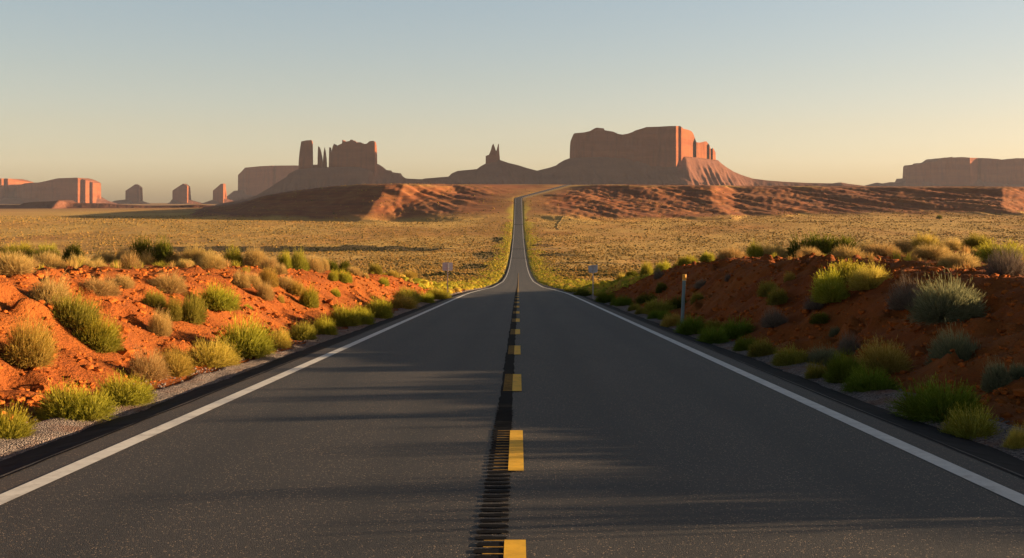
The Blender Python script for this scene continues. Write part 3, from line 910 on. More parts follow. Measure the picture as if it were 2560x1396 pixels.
# (x centre, base y, width, height in photo px, kind, zone, own label or None)
# zones: LR left roadside row, LS left bank slope, LC left bank top; RR, RS, RC the same on the right; RV right verge by the signs
B = [
 (16, 1100, 120, 84, 'G', 'LR', 'bright yellow-green shrub cut by the left frame edge, at the gravel'),
 (176, 1046, 172, 86, 'G', 'LR', 'wide bright green shrub at the gravel edge, second from the front on the left'),
 (307, 1010, 136, 76, 'G', 'LR', 'yellow-green roadside shrub directly behind the wide second one on the left'),
 (366, 947, 98, 78, 'T', 'LR', 'wispy pale dry shrub in the left roadside row, beside a yellow one'),
 (443, 936, 96, 70, 'Y', 'LR', 'low yellow shrub leaning over the gravel beside the wispy pale one'),
 (526, 913, 140, 70, 'Y', 'LR', 'golden grass clump in front of the tallest green left roadside shrub'),
 (600, 892, 142, 94, 'G', 'LR', 'tallest round bright green shrub of the left roadside row'),
 (696, 870, 62, 54, 'Y', 'LR', 'small golden shrub touching the far side of the tallest green one'),
 (757, 850, 74, 46, 'O', 'LR', None), (813, 837, 66, 46, 'G', 'LR', None), (858, 816, 70, 54, 'G', 'LR', None), (902, 812, 60, 48, 'G', 'LR', None),
 (943, 796, 66, 50, 'G', 'LR', None), (1001, 772, 70, 38, 'Y', 'LR', None), (1020, 756, 76, 38, 'O', 'LR', None), (1062, 758, 46, 28, 'G', 'LR', None), (1092, 750, 60, 30, 'G', 'LR', None),
 (240, 858, 110, 84, 'G', 'LS', 'right half of the big leafy green pair on the left red slope'),
 (172, 812, 118, 84, 'O', 'LS', 'left half of the big leafy pair on the left red slope'),
 (76, 900, 122, 122, 'Y', 'LS', 'large round golden shrub low on the left slope near the frame edge'),
 (120, 760, 108, 76, 'T', 'LS', 'dry brown shrub just above the big leafy green pair'),
 (246, 736, 88, 48, 'T', 'LS', None), (305, 718, 56, 34, 'T', 'LS', None), (416, 722, 90, 48, 'T', 'LS', None),
 (384, 772, 62, 42, 'O', 'LS', None), (430, 804, 52, 58, 'O', 'LS', None), (474, 812, 70, 78, 'O', 'LS', None), (396, 838, 62, 64, 'T', 'LS', 'small tan shrub below the olive trio on the left slope'),
 (541, 780, 92, 64, 'G', 'LS', 'fresh green shrub alone on the red slope above the tallest roadside one'),
 (618, 772, 24, 16, 'G', 'LS', 'tiny green tuft alone on the bare left slope'),
 (600, 712, 50, 44, 'T', 'LS', None), (630, 716, 46, 44, 'T', 'LS', None), (667, 716, 54, 52, 'Y', 'LS', 'yellow-topped shrub among tan ones high on the left slope'), (661, 752, 46, 46, 'T', 'LS', None),
 (712, 722, 52, 36, 'T', 'LS', None), (738, 738, 44, 40, 'Y', 'LS', None), (768, 770, 50, 52, 'G', 'LS', 'green shrub leaning downhill in the middle of the left red slope'),
 (831, 707, 30, 28, 'G', 'LS', None), (857, 706, 40, 31, 'G', 'LS', None), (838, 736, 28, 20, 'G', 'LS', None), (957, 714, 36, 21, 'G', 'LS', None), (912, 698, 20, 16, 'T', 'LS', None), (700, 762, 20, 22, 'Y', 'LS', None),
 (30, 702, 96, 60, 'T', 'LC', 'large tan shrub at the left frame edge on top of the bank'),
 (48, 640, 78, 32, 'G', 'LC', None), (8, 640, 36, 24, 'O', 'LC', None), (115, 636, 66, 26, 'G', 'LC', None), (72, 680, 62, 46, 'T', 'LC', None), (122, 676, 78, 48, 'T', 'LC', None),
 (182, 637, 52, 32, 'K', 'LC', 'small dark green shrub on the left bank top near the frame edge'), (196, 668, 54, 38, 'T', 'LC', None), (234, 680, 68, 40, 'T', 'LC', None), (262, 658, 62, 38, 'T', 'LC', None), (324, 678, 58, 52, 'T', 'LC', None), (312, 642, 60, 28, 'T', 'LC', None),
 (354, 628, 60, 40, 'K', 'LC', 'dark green leafy shrub, taller of the pair on the left bank top'), (406, 628, 62, 33, 'K', 'LC', 'dark green leafy shrub, lower one of the pair on the left bank top'),
 (374, 664, 56, 36, 'T', 'LC', None), (426, 664, 56, 38, 'T', 'LC', None), (480, 650, 62, 36, 'T', 'LC', None), (464, 674, 44, 24, 'T', 'LC', None), (526, 678, 74, 44, 'T', 'LC', None), (520, 648, 50, 26, 'T', 'LC', None),
 (584, 643, 50, 24, 'G', 'LC', 'rounded yellow-green shrub before the dark strip on the left plain'), (638, 660, 64, 40, 'T', 'LC', None), (676, 680, 50, 42, 'T', 'LC', None), (700, 690, 34, 28, 'T', 'LC', None),
 (712, 660, 38, 30, 'G', 'LC', None), (746, 664, 46, 28, 'G', 'LC', None), (744, 640, 44, 18, 'O', 'LC', None), (784, 658, 50, 28, 'T', 'LC', None), (806, 670, 38, 22, 'T', 'LC', None),
 (828, 667, 38, 20, 'K', 'LC', None), (862, 667, 36, 18, 'K', 'LC', None), (884, 690, 44, 26, 'T', 'LC', None), (938, 680, 40, 20, 'O', 'LC', None), (980, 688, 40, 18, 'Y', 'LC', None), (1022, 694, 44, 18, 'Y', 'LC', None),
 # right side
 (2545, 1124, 66, 70, 'Y', 'RR', 'shrub cut by the right frame edge beside the gravel'),
 (2426, 1096, 148, 84, 'O', 'RR', 'low olive shrub in front of the widest dark green one, right roadside'),
 (2362, 1050, 196, 106, 'D', 'RR', 'widest lush green shrub of the right roadside row'),
 (2178, 980, 122, 64, 'D', 'RR', 'rounded green shrub closest to the gravel, under the tall grass stems'),
 (2216, 934, 122, 84, 'Y', 'RR', 'clump of tall pale grass stems in the right roadside row'),
 (2116, 958, 106, 82, 'D', 'RR', 'green shrub left of the tall pale grass stems'),
 (2042, 948, 60, 46, 'O', 'RR', None), (2062, 910, 90, 50, 'S', 'RR', 'dark grey-green shrub behind the right roadside row'), (2122, 872, 62, 50, 'W', 'RR', 'grey leafless bush standing behind the right roadside row'),
 (1974, 914, 84, 52, 'O', 'RR', None), (1908, 892, 66, 48, 'O', 'RR', None), (1866, 880, 66, 42, 'D', 'RR', None), (1842, 842, 96, 46, 'D', 'RR', None), (1788, 860, 78, 46, 'D', 'RR', None),
 (1730, 838, 76, 52, 'D', 'RR', 'rounded green shrub at the foot of the delineator post, right of it'), (1680, 820, 54, 40, 'Y', 'RR', 'yellowish shrub at the foot of the delineator post, left of it'), (1784, 822, 44, 24, 'O', 'RR', None),
 (1648, 788, 82, 40, 'O', 'RR', None), (1600, 788, 32, 22, 'O', 'RR', None), (1640, 798, 40, 24, 'D', 'RR', None), (1664, 800, 34, 26, 'D', 'RR', None), (1560, 766, 46, 26, 'D', 'RR', None), (1586, 778, 36, 20, 'O', 'RR', None), (1516, 758, 52, 30, 'D', 'RR', None), (1544, 764, 36, 20, 'D', 'RR', None),
 (1456, 744, 44, 24, 'K', 'RV', None), (1424, 733, 36, 14, 'G', 'RV', None), (1500, 742, 30, 14, 'O', 'RV', None),
 (2044, 780, 62, 34, 'W', 'RS', 'grey twiggy bush under the yellow-green pair on the right bank'), (2082, 764, 90, 80, 'G', 'RS', 'yellow-green leafy shrub, front one of the pair high on the right bank'), (2112, 702, 124, 50, 'G', 'RS', 'yellow-topped shrub behind the leafy yellow-green one on the right bank'),
 (2178, 722, 102, 62, 'Y', 'RS', 'rounded shrub with a sunlit yellow right side, high on the right bank'), (2378, 790, 176, 108, 'S', 'RS', 'largest pale shrub with sunlit bristling tips, right bank'), (2276, 764, 94, 72, 'W', 'RS', 'grey shrub on the left of the largest bristling one, right bank'),
 (2384, 906, 122, 100, 'S', 'RS', 'big grey-green shrub alone midway up the right red slope'), (2494, 972, 72, 80, 'S', 'RS', 'grey-green shrub behind the widest green roadside shrub'), (2548, 938, 44, 46, 'S', 'RS', 'grey-green shrub halfway up the slope, cut by the right frame edge'),
 (2052, 812, 46, 30, 'K', 'RS', 'small dark green tuft on bare red soil mid right slope'), (1948, 762, 56, 44, 'O', 'RS', None), (1924, 732, 56, 40, 'O', 'RS', None), (1974, 702, 34, 30, 'Y', 'RS', None), (1936, 826, 74, 48, 'W', 'RS', 'grey dry bush behind the right roadside row, near the post'), (2090, 826, 32, 26, 'S', 'RS', None),
 (1656, 730, 32, 28, 'K', 'RS', None), (1700, 764, 48, 30, 'K', 'RS', None), (1748, 762, 38, 30, 'O', 'RS', None), (1752, 712, 40, 22, 'W', 'RS', None), (1622, 758, 56, 26, 'K', 'RS', None), (1648, 696, 30, 22, 'W', 'RS', None), (1824, 700, 26, 20, 'W', 'RS', None),
 (2000, 634, 80, 50, 'K', 'RC', 'big dark green shrub on the right bank top, left lump of three'), (2056, 630, 84, 49, 'K', 'RC', 'big dark green shrub on the right bank top, middle lump of three'), (2108, 624, 76, 36, 'K', 'RC', 'big dark green shrub on the right bank top, right lump of three'),
 (1886, 640, 44, 38, 'G', 'RC', 'upright yellow-green shrub left of the big dark green mound'), (1932, 634, 66, 28, 'T', 'RC', None), (2024, 650, 68, 31, 'T', 'RC', 'ball-shaped tan shrub in front of the big dark green mound'), (2118, 652, 92, 38, 'T', 'RC', None),
 (2204, 645, 104, 38, 'T', 'RC', None), (2254, 636, 60, 48, 'T', 'RC', None), (2314, 616, 74, 36, 'Y', 'RC', None), (2330, 648, 104, 42, 'T', 'RC', None), (2382, 620, 60, 28, 'T', 'RC', None), (2446, 630, 78, 44, 'O', 'RC', None),
 (2500, 652, 124, 50, 'G', 'RC', 'wide yellow-green shrub near the right frame edge on the bank top'), (2398, 668, 104, 44, 'T', 'RC', 'rounded tan shrub alone on flat red soil, right bank top'), (2520, 694, 120, 70, 'W', 'RC', 'large grey-brown shrub at the right frame edge on the bank top'),
 (1830, 656, 76, 38, 'T', 'RC', None), (1618, 678, 40, 24, 'G', 'RC', None), (1658, 672, 42, 24, 'G', 'RC', None), (1698, 670, 36, 20, 'Y', 'RC', None), (1722, 664, 52, 26, 'G', 'RC', None), (1768, 662, 42, 26, 'G', 'RC', None), (1580, 690, 34, 14, 'K', 'RC', None), (1556, 698, 30, 14, 'Y', 'RC', None), (2166, 624, 50, 22, 'T', 'RC', None),
]
KN = dict(D='green', G='bright yellow-green', Y='golden', O='olive green', K='dark green', T='dry tan', S='grey-green', W='grey twiggy')
ZN = dict(LR='left roadside', LS='left slope', LC='left bank top', RR='right roadside', RS='right slope', RC='right bank top', RV='right verge')
GN = dict(LR='shrubs along the left gravel edge', LS='shrubs on the left red slope', LC='shrubs on top of the left bank', RR='shrubs along the right gravel edge',
          RS='shrubs on the right shaded slope', RC='shrubs on top of the right bank', RV='shrubs along the right gravel edge')
MARCH = np.exp(np.linspace(math.log(4.0), math.log(700), 2600))


def place(px, py, ymax):
    dx, dz = ray(px, py)
    X = MARCH * dx + CX
    h = H(X, MARCH, False)
    gap = h - MARCH * dz
    k = np.argmax(gap >= 0)
    if gap[k] >= 0 and MARCH[k] < ymax:
        return X[k], MARCH[k], h[k], 0.0
    m = MARCH < ymax
    k = np.argmax(np.where(m, gap / MARCH, -9e9))
    return X[k], MARCH[k], h[k], -gap[k]


ANCHORS = [(176, 1010, 'the widest green gravel-edge shrub', 'L'), (366, 915, 'the wispy pale shrub', 'L'), (600, 850, 'the tallest green roadside shrub', 'L'),
           (205, 805, 'the big leafy green pair', 'L'), (76, 850, 'the large round golden shrub', 'L'), (541, 750, 'the lone fresh green shrub', 'L'),
           (618, 765, 'the tiny lone green tuft', 'L'), (768, 745, 'the green shrub leaning downhill', 'L'), (667, 690, 'the yellow-topped shrub', 'L'),
           (30, 672, 'the large tan frame-edge shrub', 'L'), (182, 622, 'the small dark green shrub', 'L'), (380, 610, 'the dark green leafy pair', 'L'),
           (584, 631, 'the rounded yellow-green shrub', 'L'), (1119, 735, 'the square sign', 'L'), (1482, 740, 'the many-cornered sign', 'R'), (1706, 780, 'the delineator post', 'R'),
           (2178, 950, 'the rounded green gravel-edge shrub', 'R'), (2362, 1000, 'the widest lush green shrub', 'R'), (2216, 890, 'the tall grass stems', 'R'),
           (2100, 700, 'the yellow-green leafy pair', 'R'), (2378, 740, 'the largest bristling shrub', 'R'), (2052, 797, 'the small dark green tuft', 'R'),
           (2050, 605, 'the big dark green mound', 'R'), (1886, 620, 'the upright yellow-green shrub', 'R'), (2024, 635, 'the ball-shaped tan shrub', 'R'),
           (2500, 627, 'the wide yellow-green shrub', 'R'), (2398, 646, 'the lone rounded tan shrub', 'R'), (2520, 660, 'the large grey-brown shrub', 'R'), (1936, 800, 'the grey dry bush', 'R')]
NTH = ['', 'second ', 'third ', 'fourth ', 'fifth ', 'sixth ']


def own_labels():
    """say which shrub it is by the nearest easily found thing beside it"""
    used, cand = {}, []
    for i, e in enumerate(B):
        if e[6]: continue
        px, py = e[0], e[1] - e[3] / 2
        near = sorted(ANCHORS, key=lambda a: (a[3] != e[5][0], math.hypot(a[0] - px, 1.6 * (a[1] - py))))
        cand.append((math.hypot(near[0][0] - px, near[0][1] - py), i, near))
    out = {}
    for _, i, near in sorted(cand, key=lambda c: c[0]):
        px, py0, w, h, kind, zone, _l = B[i]
        py = py0 - h / 2
        best = None
        for a in near[:5]:
            dx, dy = px - a[0], py - a[1]
            d = ('right of' if dx > 0 else 'left of') if abs(dx) > 1.3 * abs(dy) else ('behind' if dy < 0 else 'in front of')
            k = used.get((kind, d, a[2], zone), 0)
            if best is None or k < best[0]: best = (k, d, a[2])
            if k == 0: break
        k, d, anc = best
        used[(kind, d, anc, zone)] = k + 1
        size = 'small' if w < 45 else 'mid-sized' if w < 75 else 'large'
        out[i] = f'{size} {KN[kind]} shrub, {NTH[k] or "just "}{d} {anc}, {ZN[zone]}'
    return out


OWN = own_labels()
rs = random.Random(5)
for i, (px, py, w, hgt, kind, zone, lab) in enumerate(B):
    ymax = {'LC': 85, 'RC': 95, 'LS': 110, 'RS': 100, 'LR': 120, 'RR': 120, 'RV': 160}[zone]
    x, y, z, lift = place(px, py, ymax)
    s = w / F * y
    hm = hgt / F * y + lift
    z = float(H(np.array([x]), np.array([y]))[0])
    if lab is None:
        lab = OWN[i]
    root = empty('shrub', (x, y, z - .03), rs.uniform(0, 6.28))
    tag(root, lab, 'shrub', GN[zone])
    root.scale = (s * rs.uniform(.94, 1.06), s * rs.uniform(.9, 1.1), hm / .56)
    if zone in ('LS', 'RS'):
        tilt = .16 if zone == 'LS' else -.16
        root.rotation_mode = 'ZYX'
        root.rotation_euler = (0, tilt, rs.uniform(0, 6.28))
        root.rotation_mode = 'XYZ'
        from mathutils import Euler
        q = Euler((0, tilt, 0)).to_quaternion() @ Euler((0, 0, rs.uniform(0, 6.28))).to_quaternion()
        root.rotation_euler = q.to_euler('XYZ')
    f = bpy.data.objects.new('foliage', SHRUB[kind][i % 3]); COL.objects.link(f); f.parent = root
    if w >= 60:
        g = bpy.data.objects.new('stems', STEMS[i % 3]); COL.objects.link(g); g.parent = root

# lone juniper far out on the plain
x, y = onplain(2348, 549)
if y > 1190: y = 1090; x = (2348 - VX) / F * y
jz = float(H(np.array([x]), np.array([y]))[0])
root = tag(empty('juniper_tree', (x, y, jz - .1)), 'lone dark juniper tree far out on the right-hand plain', 'tree')
root.scale = (5.6, 5.6, 7.5)
cr = bpy.data.objects.new('crown', SHRUB['K'][1]); COL.objects.link(cr); cr.parent = root; cr.location = (0, 0, .08)
tr = bpy.data.objects.new('trunk', STEMS[1]); COL.objects.link(tr); tr.parent = root; tr.location = (0, 0, .02)

# ------------------------------------------------------------------ scrub of the plain (uncountable)
def clump_proto(seed, n=9, spikes=9):
    r = np.random.default_rng(seed)
    V, Tt = [], []
    ns = 6
    for k in range(ns):
        a = 2 * math.pi * k / ns
        V.append((math.cos(a) * .5 * r.uniform(.8, 1.1), math.sin(a) * .5 * r.uniform(.8, 1.1), -.05))
    for k in range(ns):
        a = 2 * math.pi * (k + .5) / ns
        V.append((math.cos(a) * .4 * r.uniform(.7, 1.2), math.sin(a) * .4 * r.uniform(.7, 1.2), .3 * r.uniform(.7, 1.3)))
    V.append((r.normal(0, .08), r.normal(0, .08), .5))
    for k in range(ns):
        j = (k + 1) % ns
        Tt += [(k, j, ns + k), (j, ns + j, ns + k), (ns + k, ns + j, 2 * ns)]
    for k in range(spikes):
        a = r.uniform(0, 6.28); pol = r.uniform(.1, 1.2); b = len(V)
        d = np.array([math.cos(a) * math.sin(pol), math.sin(a) * math.sin(pol), math.cos(pol)])
        sd = np.array([-math.sin(a), math.cos(a), r.normal(0, .3)])
        p = d * np.array([.34, .34, .3]); e = d * np.array([.62, .62, .66]) * r.uniform(.85, 1.1)
        V += [tuple(p - sd * .07), tuple(p + sd * .07), tuple(e)]
        Tt.append((b, b + 1, b + 2))
    return np.array(V), np.array(Tt)


def tuft_proto(seed, n=70):
    r = np.random.default_rng(seed)
    V, Tt = [], []
    for k in range(n):
        a = r.uniform(0, 6.28); pol = abs(r.normal(0, .55)); b = len(V)
        d = np.array([math.cos(a) * math.sin(pol), math.sin(a) * math.sin(pol), math.cos(pol)])
        q = np.array([r.normal(0, .12), r.normal(0, .12), -.04])
        t = r.uniform(0, 6.28); sd = np.array([math.cos(t), math.sin(t), 0]) * .016
        e = q + d * r.uniform(.45, .85)
        m = (q + e) / 2 + np.array([0, 0, .05])
        V += [tuple(q - sd), tuple(q + sd), tuple(m + sd * .8), tuple(m - sd * .8), tuple(e)]
        Tt += [(b, b + 1, b + 2), (b, b + 2, b + 3), (b + 3, b + 2, b + 4)]
    return np.array(V), np.array(Tt)


def scatter(name, X, Y, size, color, protos, mat, sink=.02, squash=None):
    r = np.random.default_rng(len(X))
    Z = H(X, Y)
    ang = r.uniform(0, 2 * math.pi, len(X))
    which = r.integers(0, len(protos), len(X))
    Vs, Ts, Cs = [], [], []
    off = 0
    for k, (pv, pt) in enumerate(protos):
        m = np.where(which == k)[0]
        if not len(m): continue
        c, s = np.cos(ang[m])[:, None], np.sin(ang[m])[:, None]
        sx = size[m][:, None]; hz = (size[m] * (squash[m] if squash is not None else 1))[:, None]
        x = (pv[None, :, 0] * c - pv[None, :, 1] * s) * sx + X[m][:, None]
        y = (pv[None, :, 0] * s + pv[None, :, 1] * c) * sx + Y[m][:, None]
        z = pv[None, :, 2] * hz + Z[m][:, None] - sink * sx
        Vs.append(np.stack([x, y, z], -1).reshape(-1, 3))
        Ts.append((pt[None] + (np.arange(len(m)) * len(pv))[:, None, None]).reshape(-1, 3) + off)
        shade = r.uniform(.8, 1.2, (len(m), len(pv), 1))
        Cs.append((color[m][:, None, :] * shade).reshape(-1, 3))
        off += len(m) * len(pv)
    o = mesh_np(name, np.concatenate(Vs), tris=np.concatenate(Ts), mat=mat, col=np.concatenate(Cs), smooth=False)
    return o


r = np.random.default_rng(21)
pal = np.array([(.50, .31, .085), (.46, .29, .08), (.40, .26, .075), (.25, .185, .06), (.50, .28, .085), (.14, .12, .045)])
pv_ = np.array([(.55, .46, .05), (.60, .46, .06), (.38, .36, .045), (.58, .38, .08)])
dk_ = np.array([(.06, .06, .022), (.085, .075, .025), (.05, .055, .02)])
N = 260000
dd = np.exp(r.uniform(math.log(70), math.log(1250), N))
uu = r.uniform(-.6, .6, N)
Xc = uu * dd; Yc = dd
a = np.abs(Xc - road_x(Yc))
n = fbm(Xc / 30, Yc / 45, 3, 131)
keep = (a > 6.0) & (r.random(N) < np.clip(.62 + .9 * n, .12, 1))
keep &= ~((Yc < 112) & (a < 24 + 6 * n))
z0 = np.interp(Yc, [880, 960, 1050, 1500], [-22.6, -21.2, -20.4, -20.2]) + 7.5 * sstep(-60, 350, Xc) * sstep(930, 1350, Yc)
rise = H(Xc, Yc, False) - z0
keep &= ~((Yc > 930) & (rise > 4) & (r.random(N) < .8))
Xc, Yc, a = Xc[keep], Yc[keep], a[keep]
sz = np.clip(r.gamma(5, .1, len(Xc)), .2, 1.3) * np.interp(Yc, [70, 200, 600, 1200], [.85, 1.1, 1.5, 2.0])
col = pal[r.choice(len(pal), len(Xc), p=[.26, .22, .18, .16, .08, .10])]
vw = 9 + 5 * vnoise(Yc / 25, Xc * 0 + np.sign(Xc), 97) + 5 * np.exp(-((Yc - 150) / 90) ** 2)
isv = (a < vw * r.uniform(.8, 1.2, len(Xc))) & (Yc < 1000)
col[isv] = pv_[r.integers(0, 4, isv.sum())]
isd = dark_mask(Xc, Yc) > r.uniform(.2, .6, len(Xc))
col[isd] = dk_[r.integers(0, 3, isd.sum())]  # dark shrubs, also colouring in the painted shadow strip
protos = [clump_proto(s) for s in range(5)]
sc = scatter('desert_scrub', Xc, Yc, sz, col, protos, M['scrub'], squash=r.uniform(.75, 1.15, len(Xc)))
tag(sc, 'golden sagebrush and dry grass tufts covering the wide plain', 'scrub', kind='stuff')
# verge scrub close to the road
N = 9000
Yv = np.exp(r.uniform(math.log(66), math.log(900), N))
sd = np.where(r.random(N) < .5, -1, 1)
av = 5.0 + r.gamma(1.6, 2.6, N)
Xv = road_x(Yv) + sd * av
kp = (av < 16)
Xv, Yv = Xv[kp], Yv[kp]
cv = pv_[r.integers(0, 4, len(Xv))]
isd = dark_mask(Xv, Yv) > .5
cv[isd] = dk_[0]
v = scatter('verge_scrub', Xv, Yv, np.clip(r.gamma(6, .09, len(Xv)), .2, 1.0) * np.interp(Yv, [60, 300, 900], [1, 1.2, 1.7]), cv, protos, M['scrub'], squash=r.uniform(.6, .95, len(Xv)))
tag(v, 'bright yellow-green low scrub lining both sides of the far road', 'scrub', kind='stuff')


# low tufts on top of both banks, plus unseen clumps added to streak the road with shadow
N = 900
Yt = np.exp(r.uniform(math.log(5.5), math.log(105), N))
sd = np.where(r.random(N) < .5, -1, 1)
at_ = 8.6 + r.gamma(1.6, 3.2, N)
kp = (at_ < 24) & ((at_ > 9.6) | (r.random(N) < .35))
Xt, Yt = (sd * at_)[kp], Yt[kp]
szt = np.clip(r.gamma(4, .11, len(Xt)), .15, .8)
szt = np.where((Xt < 0) | (Yt > 16), np.minimum(szt, .42), szt)
Xq = np.concatenate([Xt, [8.9, 9.2, 9.6, 9.0, 9.9, 9.3, 8.8, 9.5, 9.1, 10.2, 9.3, 9.1, 9.8, 9.4]]); Yq = np.concatenate([Yt, [6.6, 7.7, 8.6, 9.3, 10.1, 11.0, 11.8, 12.7, 13.6, 14.6, 7.25, 8.0, 8.35, 9.7]])  # hand-placed clumps out of view on the right bank, added as shadow casters
szt = np.concatenate([szt, [.5, .5, .8, .45, .7, .6, .9, .6, .7, .8, 1.15, .95, 1.05, .9]])
tt = scatter('bank_tufts', Xq, Yq, szt, np.array([(.62, .38, .13), (.55, .36, .1), (.5, .42, .06)])[r.integers(0, 3, len(Xq))], [tuft_proto(s) for s in range(20, 26)], M['scrub'], squash=r.uniform(.8, 1.3, len(Xq)))
tag(tt, 'low dry grass tufts on both road banks, plus unseen clumps added to cast shadows', 'grass', kind='stuff')


# ------------------------------------------------------------------ loose rock on the banks
def rock_proto(seed):
    r = np.random.default_rng(seed)
    import bmesh
    bm = bmesh.new()
    bmesh.ops.create_icosphere(bm, subdivisions=1, radius=.5)
    V = np.array([v.co[:] for v in bm.verts]); Tt = np.array([[v.index for v in f.verts] for f in bm.faces])
    bm.free()
    V = V * r.uniform(.65, 1.25, (len(V), 1)) * np.array([1, .8, .6])
    return V, Tt


N = 26000
Yr = np.exp(r.uniform(math.log(7), math.log(110), N))
sd = np.where(r.random(N) < .5, -1, 1)
ar = r.uniform(5.2, 11.5, N)
Xr = sd * ar
sr = np.clip(r.gamma(1.5, .04, N), .02, .34) * np.interp(Yr, [7, 40, 110], [.8, 1.3, 2])
rk = scatter('loose_rocks', Xr, Yr, sr, np.ones((N, 3)) * .3, [rock_proto(s) for s in range(6)], M['rubble'], sink=-.1)
tag(rk, 'small red stones and clods strewn over the road banks', 'rocks', kind='stuff')
N = 12000
Yg = np.exp(r.uniform(math.log(5), math.log(60), N))
sd = np.where(r.random(N) < .5, -1, 1)
Xg = sd * r.uniform(4.35, 5.3, N)
M['pebble'] = mat_simple('grey_pebble', (.17, .13, .115), .9, .2, 30, .4)
pb = scatter('gravel_stones', Xg, Yg, np.clip(r.gamma(2, .012, N), .01, .07), np.ones((N, 3)) * .3, [rock_proto(s) for s in range(6, 10)], M['pebble'], sink=-.35)
tag(pb, 'grey and pinkish pebbles on the gravel shoulders', 'gravel', kind='stuff')


# ------------------------------------------------------------------ signs and delineator
def box(x0, x1, y0, y1, z0, z1):
    V = [(x, y, z) for z in (z0, z1) for (x, y) in ((x0, y0), (x1, y0), (x1, y1), (x0, y1))]
    Q = [(0, 3, 2, 1), (4, 5, 6, 7), (0, 1, 5, 4), (1, 2, 6, 5), (2, 3, 7, 6), (3, 0, 4, 7)]
    return V, Q


def join(parts):
    V, Q = [], []
    for v, q in parts:
        Q += [tuple(i + len(V) for i in f) for f in q]; V += list(v)
    return V, Q


def plate(outline, y0, y1):
    n = len(outline)
    V = [(x, y0, z) for x, z in outline] + [(x, y1, z) for x, z in outline]
    me_q = [(i, (i + 1) % n, n + (i + 1) % n, n + i) for i in range(n)]
    T_ = [(0, i + 1, i) for i in range(1, n - 1)] + [(n, n + i, n + i + 1) for i in range(1, n - 1)]
    return V, me_q, T_


def rounded(w, h, rd, zc, k=5):
    pts = []
    for cx, cz, a0 in ((w / 2 - rd, h / 2 - rd, 0), (-w / 2 + rd, h / 2 - rd, 90), (-w / 2 + rd, -h / 2 + rd, 180), (w / 2 - rd, -h / 2 + rd, 270)):
        for j in range(k + 1):
            an = math.radians(a0 + 90 * j / k)
            pts.append((cx + rd * math.cos(an), zc + cz + rd * math.sin(an)))
    return pts


def sign(px, py, top_py, outline_fn, label, rz):
    dx, dz = ray(px, py)
    k = np.argmax(H(MARCH * dx + CX, MARCH, False) >= MARCH * dz)
    y = MARCH[k]; x = y * dx + CX
    a_ = 4.62 * np.sign(x)
    y = a_ / dx if abs(x) < 4.5 else y; x = y * dx + CX
    z = float(H(np.array([x]), np.array([y]))[0])
    top = (VY - top_py) / F * y - z
    root = tag(empty('road_sign', (x, y, z - .02), rz), label, 'sign', 'signs seen from behind')
    s = y / F
    V, Q = box(-.03, .03, -.02, .02, -.25, top - .02)
    V2, Q2 = box(-.045, .045, -.03, -.021, .0, .12)
    mesh_np('post', *join([(V, Q), (V2, Q2)]), mat=M['post'], parent=root, smooth=False)
    ol = outline_fn(s, top)
    V, Q, T_ = plate(ol, .024, .034)
    pn = mesh_np('sign_panel', V, Q, T_, mat=M['metal'], parent=root, smooth=False)
    zc = sum(p[1] for p in ol) / len(ol)
    for dzz in (-.12, .12):
        mesh_np('bracket', *box(-.16, .16, .0205, .0235, zc + dzz - .02, zc + dzz + .02), mat=M['post'], parent=root, smooth=False)
    return y


sign(1119, 741, 656, lambda s, t: [(x, z) for x, z in rounded(25.5 * s, 20.5 * s, 2.2 * s, t - 10.3 * s)],
     'grey back of a square road sign on a post, left of the road', .06)
sign(1482.5, 748, 662, lambda s, t: [(12.2 * s, t + .3 * s), (11.2 * s, t - 18 * s), (0, t - 20.5 * s), (-10 * s, t - 18.6 * s), (-12.4 * s, t - 6.8 * s), (-10.2 * s, t - 2.2 * s), (0, t - .4 * s)][::-1],
     'grey back of a many-cornered road sign on a post, right of the road', -.1)

dx, dz = ray(1705, 806)
y = 4.72 / dx; x = 4.72 + CX
z = float(H(np.array([x]), np.array([y]))[0])
s = y / F
top = (VY - 684.5) / F * y - z
root = tag(empty('delineator_post', (x, y, z - .02)), 'grey-green delineator post with an amber reflector top, right of the road', 'delineator')
root.rotation_euler = (0, .045, 0)
w = 6.2 * s / 2 * 1.0
arc = [(-w * 1.15, .012), (-w * .6, -.004), (0, -.01), (w * .6, -.004), (w * 1.15, .012)]
V, Q = [], []
for zz in np.linspace(-.25, top - 16 * s, 8):
    k = 1 - .12 * (zz / top)
    V += [(xx * k * 1.25, yy - .006, zz) for xx, yy in arc] + [(xx * k * 1.25, yy + .006, zz) for xx, yy in arc[::-1]]
nr = 10
for j in range(7):
    for i in range(nr): Q.append((j * nr + i, j * nr + (i + 1) % nr, (j + 1) * nr + (i + 1) % nr, (j + 1) * nr + i))
Q.append(tuple([70 + i for i in (0, 1, 8, 9)])); Q.append((71, 72, 77, 78)); Q.append((72, 73, 76, 77)); Q.append((73, 74, 75, 76))
mesh_np('post', V, Q, mat=M['delin'], parent=root, smooth=False)


def tube(r0, r1, z0, z1, n=16):
    V = [(r0 * math.cos(2 * math.pi * i / n), r0 * .7 * math.sin(2 * math.pi * i / n), z0) for i in range(n)]
    V += [(r1 * math.cos(2 * math.pi * i / n), r1 * .7 * math.sin(2 * math.pi * i / n), z1) for i in range(n)]
    V += [(0, 0, z0), (0, 0, z1)]
    Q = [(i, (i + 1) % n, n + (i + 1) % n, n + i) for i in range(n)]
    T_ = [(2 * n, (i + 1) % n, i) for i in range(n)] + [(2 * n + 1, n + i, n + (i + 1) % n) for i in range(n)]
    return V, Q, T_


